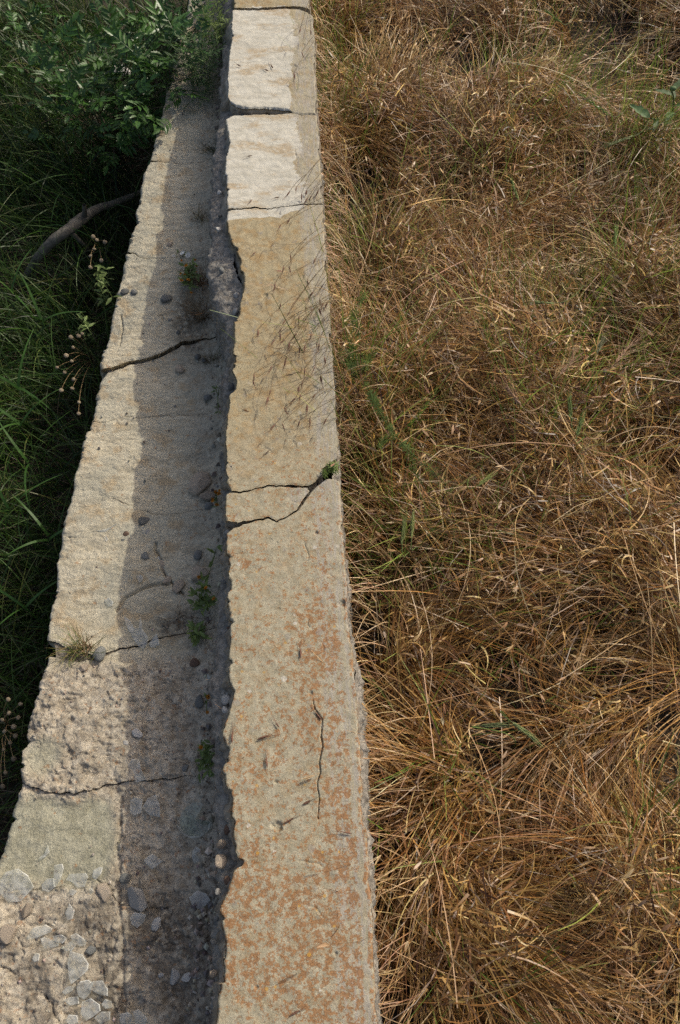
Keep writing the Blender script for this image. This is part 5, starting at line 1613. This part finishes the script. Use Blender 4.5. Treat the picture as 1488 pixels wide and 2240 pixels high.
dry_flowers('dried wildflower with round buff seed heads beside the ledge', P(205, 790, .05),
            [P(a, b, random.uniform(.32, .44)) for a, b in [(160, 760), (145, 778), (125, 804), (141, 815), (157, 790), (161, 830), (134, 854), (173, 880), (155, 738), (172, 735), (158, 850), (172, 905), (180, 730)]], .0075)
dry_flowers('dried wildflower with pale seed heads beside the fallen branch', P(215, 545, .05),
            [P(a, b, random.uniform(.28, .36)) for a, b in [(204, 518), (212, 525), (198, 560), (206, 545), (222, 570), (198, 585), (230, 530)]], .008)
dry_flowers('low dried wildflower with small brown heads at the left frame edge', P(25, 1590, .05),
            [P(a, b, random.uniform(.22, .36)) for a, b in [(20, 1560), (30, 1590), (10, 1600), (40, 1570), (22, 1625), (8, 1640), (30, 1660), (12, 1690), (45, 1540), (18, 1530), (5, 1575), (34, 1610), (6, 1720)]], .0065)
weed(235, 680, 'upright budding green weed just left of the ledge', [(231, 590), (228, 605), (240, 625), (225, 640), (246, 650), (236, 610)], 'weed', 40, .030, None, 0, .40, False, .08)
weed(200, 760, 'slender green weed with a pale spike beside the dried wildflower', [(185, 692), (192, 715), (200, 730), (206, 742)], 'weed', 22, .028, None, 0, .36, False, .08)


# big individual blades in the ditch
def big_blade(px, py, label, ln, az, z=.25, w=.010, col=(.065, .145, .028)):
    b = P(px, py, z); n = 3
    V, Q, c, _, _ = ribbons(np.zeros((n, 3)) + RNG.normal(0, .006, (n, 3)), np.array([az, az + 1.7, az - 2.0]), np.array([.9, 1.1, .8]), np.array([ln, ln * .8, ln * .9]), np.array([1.1, 1.3, 1.0]), np.array([.2, -.2, .1]), np.full(n, w), 9, np.array([col] * n), flat=.7)
    st = ribbons(np.array([[0, 0, -z]]), np.array([az]), np.array([1.5]), np.array([z * 1.02]), np.array([.1]), np.array([0.]), np.array([.005]), 4, np.array([col]))
    V2, Q2, c2 = st[:3]
    o = link('reed_grass', mesh_np('reed_grass', np.concatenate([V, V2]), np.concatenate([Q, Q2 + len(V)]), mat=M['green'], smooth=False, attrs=dict(col=np.concatenate([c, c2]))), None, b)
    tag(o, label, 'reed grass')
for a in [(45, 930, 'broad-bladed green grass at the left edge level with the wavy ledge stone', .22, 2.6), (60, 1010, 'broad-bladed grass in the ditch left of the smooth ledge stone', .24, .6), (20, 1110, 'broad-bladed grass low at the left frame edge beside the wavy joint', .22, .3),
          (110, 1180, 'broad-bladed grass in shade near the ledge below the wavy joint', .18, 2.2), (40, 850, 'broad-bladed grass with a pale bent leaf left of the dried wildflower', .24, 1.2), (90, 700, 'broad-bladed grass standing between the branch and the dried wildflower', .22, 1.9),
          (30, 640, 'broad-bladed grass at the left edge below the fallen branch', .2, 1.0), (60, 1330, 'broad-bladed dark grass left of the grass tuft joint', .18, 2.5)]:
    big_blade(*a)


# field plants
def barley_ear(tip, base_, foot, col, label, fan=.35, nawn=26, name='barley_ear', width=.0038, awn=.05):
    tip, base_, foot = map(np.asarray, (tip, base_, foot))
    t = thing(name, label, 'grass ear', foot)
    d = tip - base_; L = np.linalg.norm(d); d = d / L
    m = bpy.data.materials.new('ear'); m = mat_plain('ear_' + name, tuple(c * .75 for c in col), tuple(min(.9, c * 1.25) for c in col), 120, .55, .35, 0, .35)
    part('stem', [tube(bez(foot, foot + (0, 0, .6 * (base_[2] - foot[2]) + .05), base_ - d * .08, 12, base_), np.linspace(.0016, .001, 12), 4)], M['weed'] if col[1] > col[0] else M['awn'], t, foot)
    ps = []
    for k in range(nawn):
        f = (k + .5) / nawn
        q = base_ + d * L * f * .8
        s = np.array([random.gauss(0, 1), random.gauss(0, 1), random.gauss(0, 1)]); s -= d * s.dot(d); s /= np.linalg.norm(s)
        g = q + d * .012 + s * .004
        ps.append(tube(np.array([q, (q + g) / 2 + s * .001, g]), [.0008, width * .5, .0008], 4))
        e = g + d * awn * random.uniform(.7, 1.1) + s * awn * fan * random.uniform(.4, 1.0)
        ps.append(tube(np.array([g, (g + e) / 2, e]), [.0005, .0004, .00025], 3))
    part('spike', ps, m, t, foot)


G_, PK, ST = (.22, .30, .08), (.46, .30, .19), (.50, .37, .19)
def field_pt(px, py, dz=0.0):
    z = ZT - .005
    p = P(px, py, z + dz); return p
ears = [((1258, 198), (1333, 252), (1344, 305), G_, 'nodding green barley ear, the upper of two near the top right', .1, .03),
        ((1323, 319), (1387, 298), (1375, 350), (.26, .30, .13), 'nodding green barley ear, the lower of two near the top right', .1, .03),
        ((1190, 20), (1230, 52), (1240, 80), G_, 'green barley ear nearest the top frame edge', .1, .03),
        ((1385, 745), (1345, 795), (1300, 850), PK, 'pink feathery foxtail ear, the larger and rightmost', .5, .07),
        ((1320, 740), (1306, 775), (1280, 840), (.30, .30, .16), 'greenish foxtail ear left of the pink feathery one', .3, .04),
        ((1260, 780), (1225, 820), (1200, 860), PK, 'pale foxtail ear between the green ear and the mid-field one', .5, .06),
        ((1105, 840), (1140, 888), (1180, 930), PK, 'pinkish foxtail ear leaning left in mid field', .5, .06),
        ((1245, 860), (1250, 925), (1240, 1000), G_, 'upright green barley ear, left of a close pair in mid field', .12, .03),
        ((1275, 910), (1262, 955), (1255, 1010), G_, 'upright green barley ear, right of a close pair in mid field', .12, .03),
        ((1075, 1040), (1045, 1062), (1020, 1090), (.24, .27, .08), 'short yellow-green ear in front of the close pair', .12, .02),
        ((1165, 661), (1215, 663), (1250, 690), (.26, .30, .12), 'level pale green ear in the upper middle of the field', .1, .03),
        ((1115, 385), (1135, 440), (1140, 480), G_, 'small upright green ear in the upper field', .1, .02),
        ((1350, 490), (1345, 540), (1340, 600), G_, 'small upright green ear near the right edge of the upper field', .1, .02),
        ((885, 1130), (880, 1195), (890, 1250), (.22, .27, .08), 'green spike close to the wall in the middle foreground', .1, .02),
        ((905, 1120), (900, 1180), (905, 1240), (.26, .30, .10), 'second green spike close beside the first near the wall', .1, .02),
        ((1175, 1620), (1120, 1580), (1100, 1620), (.26, .30, .12), 'small green spikelet low in the foreground field', .2, .02),
        ((1110, 1585), (1050, 1588), (1120, 1640), (.24, .28, .12), 'level green spikelet left of the small foreground one', .2, .02)]
for a, b_, f, col, lab, fan, aw in ears:
    ft = P(*f, ZT - .35)
    barley_ear(field_pt(*a, .03), field_pt(*b_, .03), ft, col, lab, fan, 26, 'foxtail_ear' if aw > .04 else 'barley_ear', awn=aw)

# round pale heads
for px, py, f, lab in [(1075, 711, (1058, 745), 'pale round dry flower head in a dark gap of the field'), (1323, 812, (1290, 845), 'pale round dry flower head beside the pink foxtail')]:
    base = P(*f, ZT - .35); p = P(px, py, ZT - .05)
    t = thing('dried_flower', lab, 'wildflower', base)
    part('stem', [tube(bez(base, base + (0, 0, .12), p, 9), .0012, 4)], M['awn'], t, base)
    o = link('flower_head', pebble_mesh('flower_head', M['buff'], 4, 2, (1, 1, .7)), t); o.location = p - base; o.scale = (.007, .007, .007)


# bedstraw: whorled green weeds by the wall
def whorl_mesh():
    ps = []
    for k in range(6):
        V, Q = leaflet(.013, .0032, 1, .2, .2)
        V = rotz(V, k * math.pi / 3)
        ps.append((np.column_stack([V[:, 2] + .003, V[:, 0], V[:, 1]]), Q))
    V, Q = joined(ps)
    return mesh_np('leaf_whorl', V, Q, mat=M['weed'], smooth=False)
WH = whorl_mesh()


def bedstraw(label, root_px, paths, zoff=.0):
    base = P(*root_px, ZT - .33)
    t = thing('bedstraw', label, 'weed', base)
    tubes = []
    for pth_ in paths:
        w = np.array([P(a, b, ZT + .005 + zoff + random.uniform(-.025, .02)) for a, b in pth_])
        st = np.concatenate([[base], w])
        tt = np.linspace(0, len(st) - 1, 16); s = np.column_stack([np.interp(tt, np.arange(len(st)), st[:, i]) for i in range(3)])
        tubes.append(tube(s, np.linspace(.0013, .0007, 16), 4))
        L = length(s[:, :2]); n = max(3, int(L / .018))
        for k in range(n):
            f = .15 + .85 * (k + .5) / n; i = min(14, int(f * 15))
            o = link('leaf_whorl', WH, t); orient(o, s[i] - base, s[i + 1] - s[i] + 1e-5, random.uniform(0, 6), random.uniform(.8, 1.4))
    part('stem', tubes, M['weed'], t, base)


bedstraw('pale green whorled bedstraw growing along the wall by the brome stalks', (790, 830),
         [[(775, 790), (760, 740), (750, 690)], [(790, 780), (785, 720), (770, 670)], [(770, 800), (755, 790), (745, 760)], [(800, 800), (815, 770), (830, 760)], [(800, 840), (810, 860), (822, 880)], [(770, 700), (790, 660), (800, 640)], [(770, 820), (765, 780), (775, 750)]])
bedstraw('long green bedstraw stem trailing through the straw below the first clump', (870, 960),
         [[(850, 930), (830, 900), (815, 870)], [(885, 975), (920, 1010), (960, 1040), (990, 1080)], [(900, 990), (905, 1030), (925, 1060)], [(860, 950), (840, 960), (830, 980)]])
bedstraw('green sprigs in the gap of the coping corner next to the wedge', (722, 1035), [[(718, 1028), (725, 1022), (738, 1015)], [(728, 1030), (735, 1024)], [(715, 1034), (708, 1036)]], -.0)
for px, py, n, lab, sp in [(900, 1150, 26, 'clump of upright green blades by the wall below the trailing bedstraw', .03), (1245, 860, 30, 'green blades around the close pair of ears', .04), (1385, 540, 30, 'bright green blades near the right edge of the upper field', .04), (1450, 320, 26, 'green blades beside the broad-leaved plant', .04),
                            (730, 300, 24, 'green blades against the wall right of the second white slab', .03), (815, 40, 20, 'tall green blades near the top of the field beside the wall', .02), (1330, 340, 24, 'arching green blades under the nodding ears', .03), (1395, 1830, 22, 'bright green curled blades at the lower right', .04),
                            (960, 1640, 14, 'few green blades in the lower left of the field', .05), (1070, 2180, 16, 'green blades near the bottom frame edge', .03), (840, 590, 60, 'pale yellow-green sheaf beside the wall above the bedstraw', .04)]:
    tuft(px, py, n, lab, [(.17, .26, .045), (.24, .32, .07), (.31, .36, .10)] if 'pale' not in lab else [(.40, .37, .15), (.32, .33, .11), (.48, .40, .20)], (.24, .37), False, ZT - .35, (.0025, .006), spread=sp, th=(1.05, 1.5))

# broad-leaved plant at the right edge
base = P(1440, 330, ZT - .35)
t = thing('broad_leaved_plant', 'blue-green broad-leaved plant with pale bud at the upper right edge', 'plant', base)
gleaf = [mesh_np('leaf', *leaflet(.085, .032, 3, .35, c), mat=M['glauc'], smooth=True) for c in (.1, .3)]
st1 = bez(base, base + (.0, -.02, .2), P(1470, 200, ZT + .02), 10); st2 = bez(base, base + (-.03, 0, .15), P(1425, 260, ZT - .04), 10)
part('stem', [tube(st1, .003, 6), tube(st2, .0025, 6)], M['glauc'], t, base)
for s, i, d in [(st1, 9, (.6, .5, .2)), (st1, 8, (-.5, .2, .1)), (st1, 6, (.6, -.4, .3)), (st1, 5, (-.4, -.6, .2)), (st1, 3, (-.7, .1, .3)), (st2, 9, (-.6, .5, .2)), (st2, 7, (-.3, -.8, .2)), (st2, 5, (.6, -.3, .3)), (st1, 7, (0, .9, .3)), (st2, 4, (-.8, -.3, .2))]:
    o = link('leaf', random.choice(gleaf), t); orient(o, s[i] - base, d, random.uniform(-.4, .4), random.uniform(.7, 1.15))
o = link('bud', pebble_mesh('bud', M['glauc'], 9, 2, (1, .7, .7)), t); o.location = st1[-1] - base + (0, 0, .01); o.scale = (.012, .012, .012)

# pale stone glimpsed under the shrub
p = P(262, 148, .35)
o = link('pebble', pebble_mesh('boulder', M['pwhite'], 77, 3, (1, .7, .6), .6)); o.location = p - np.array([0, 0, .02]); o.scale = (.045, .045, .05)
tag(o, 'pale stone half hidden under the leafy shrub', 'stone')
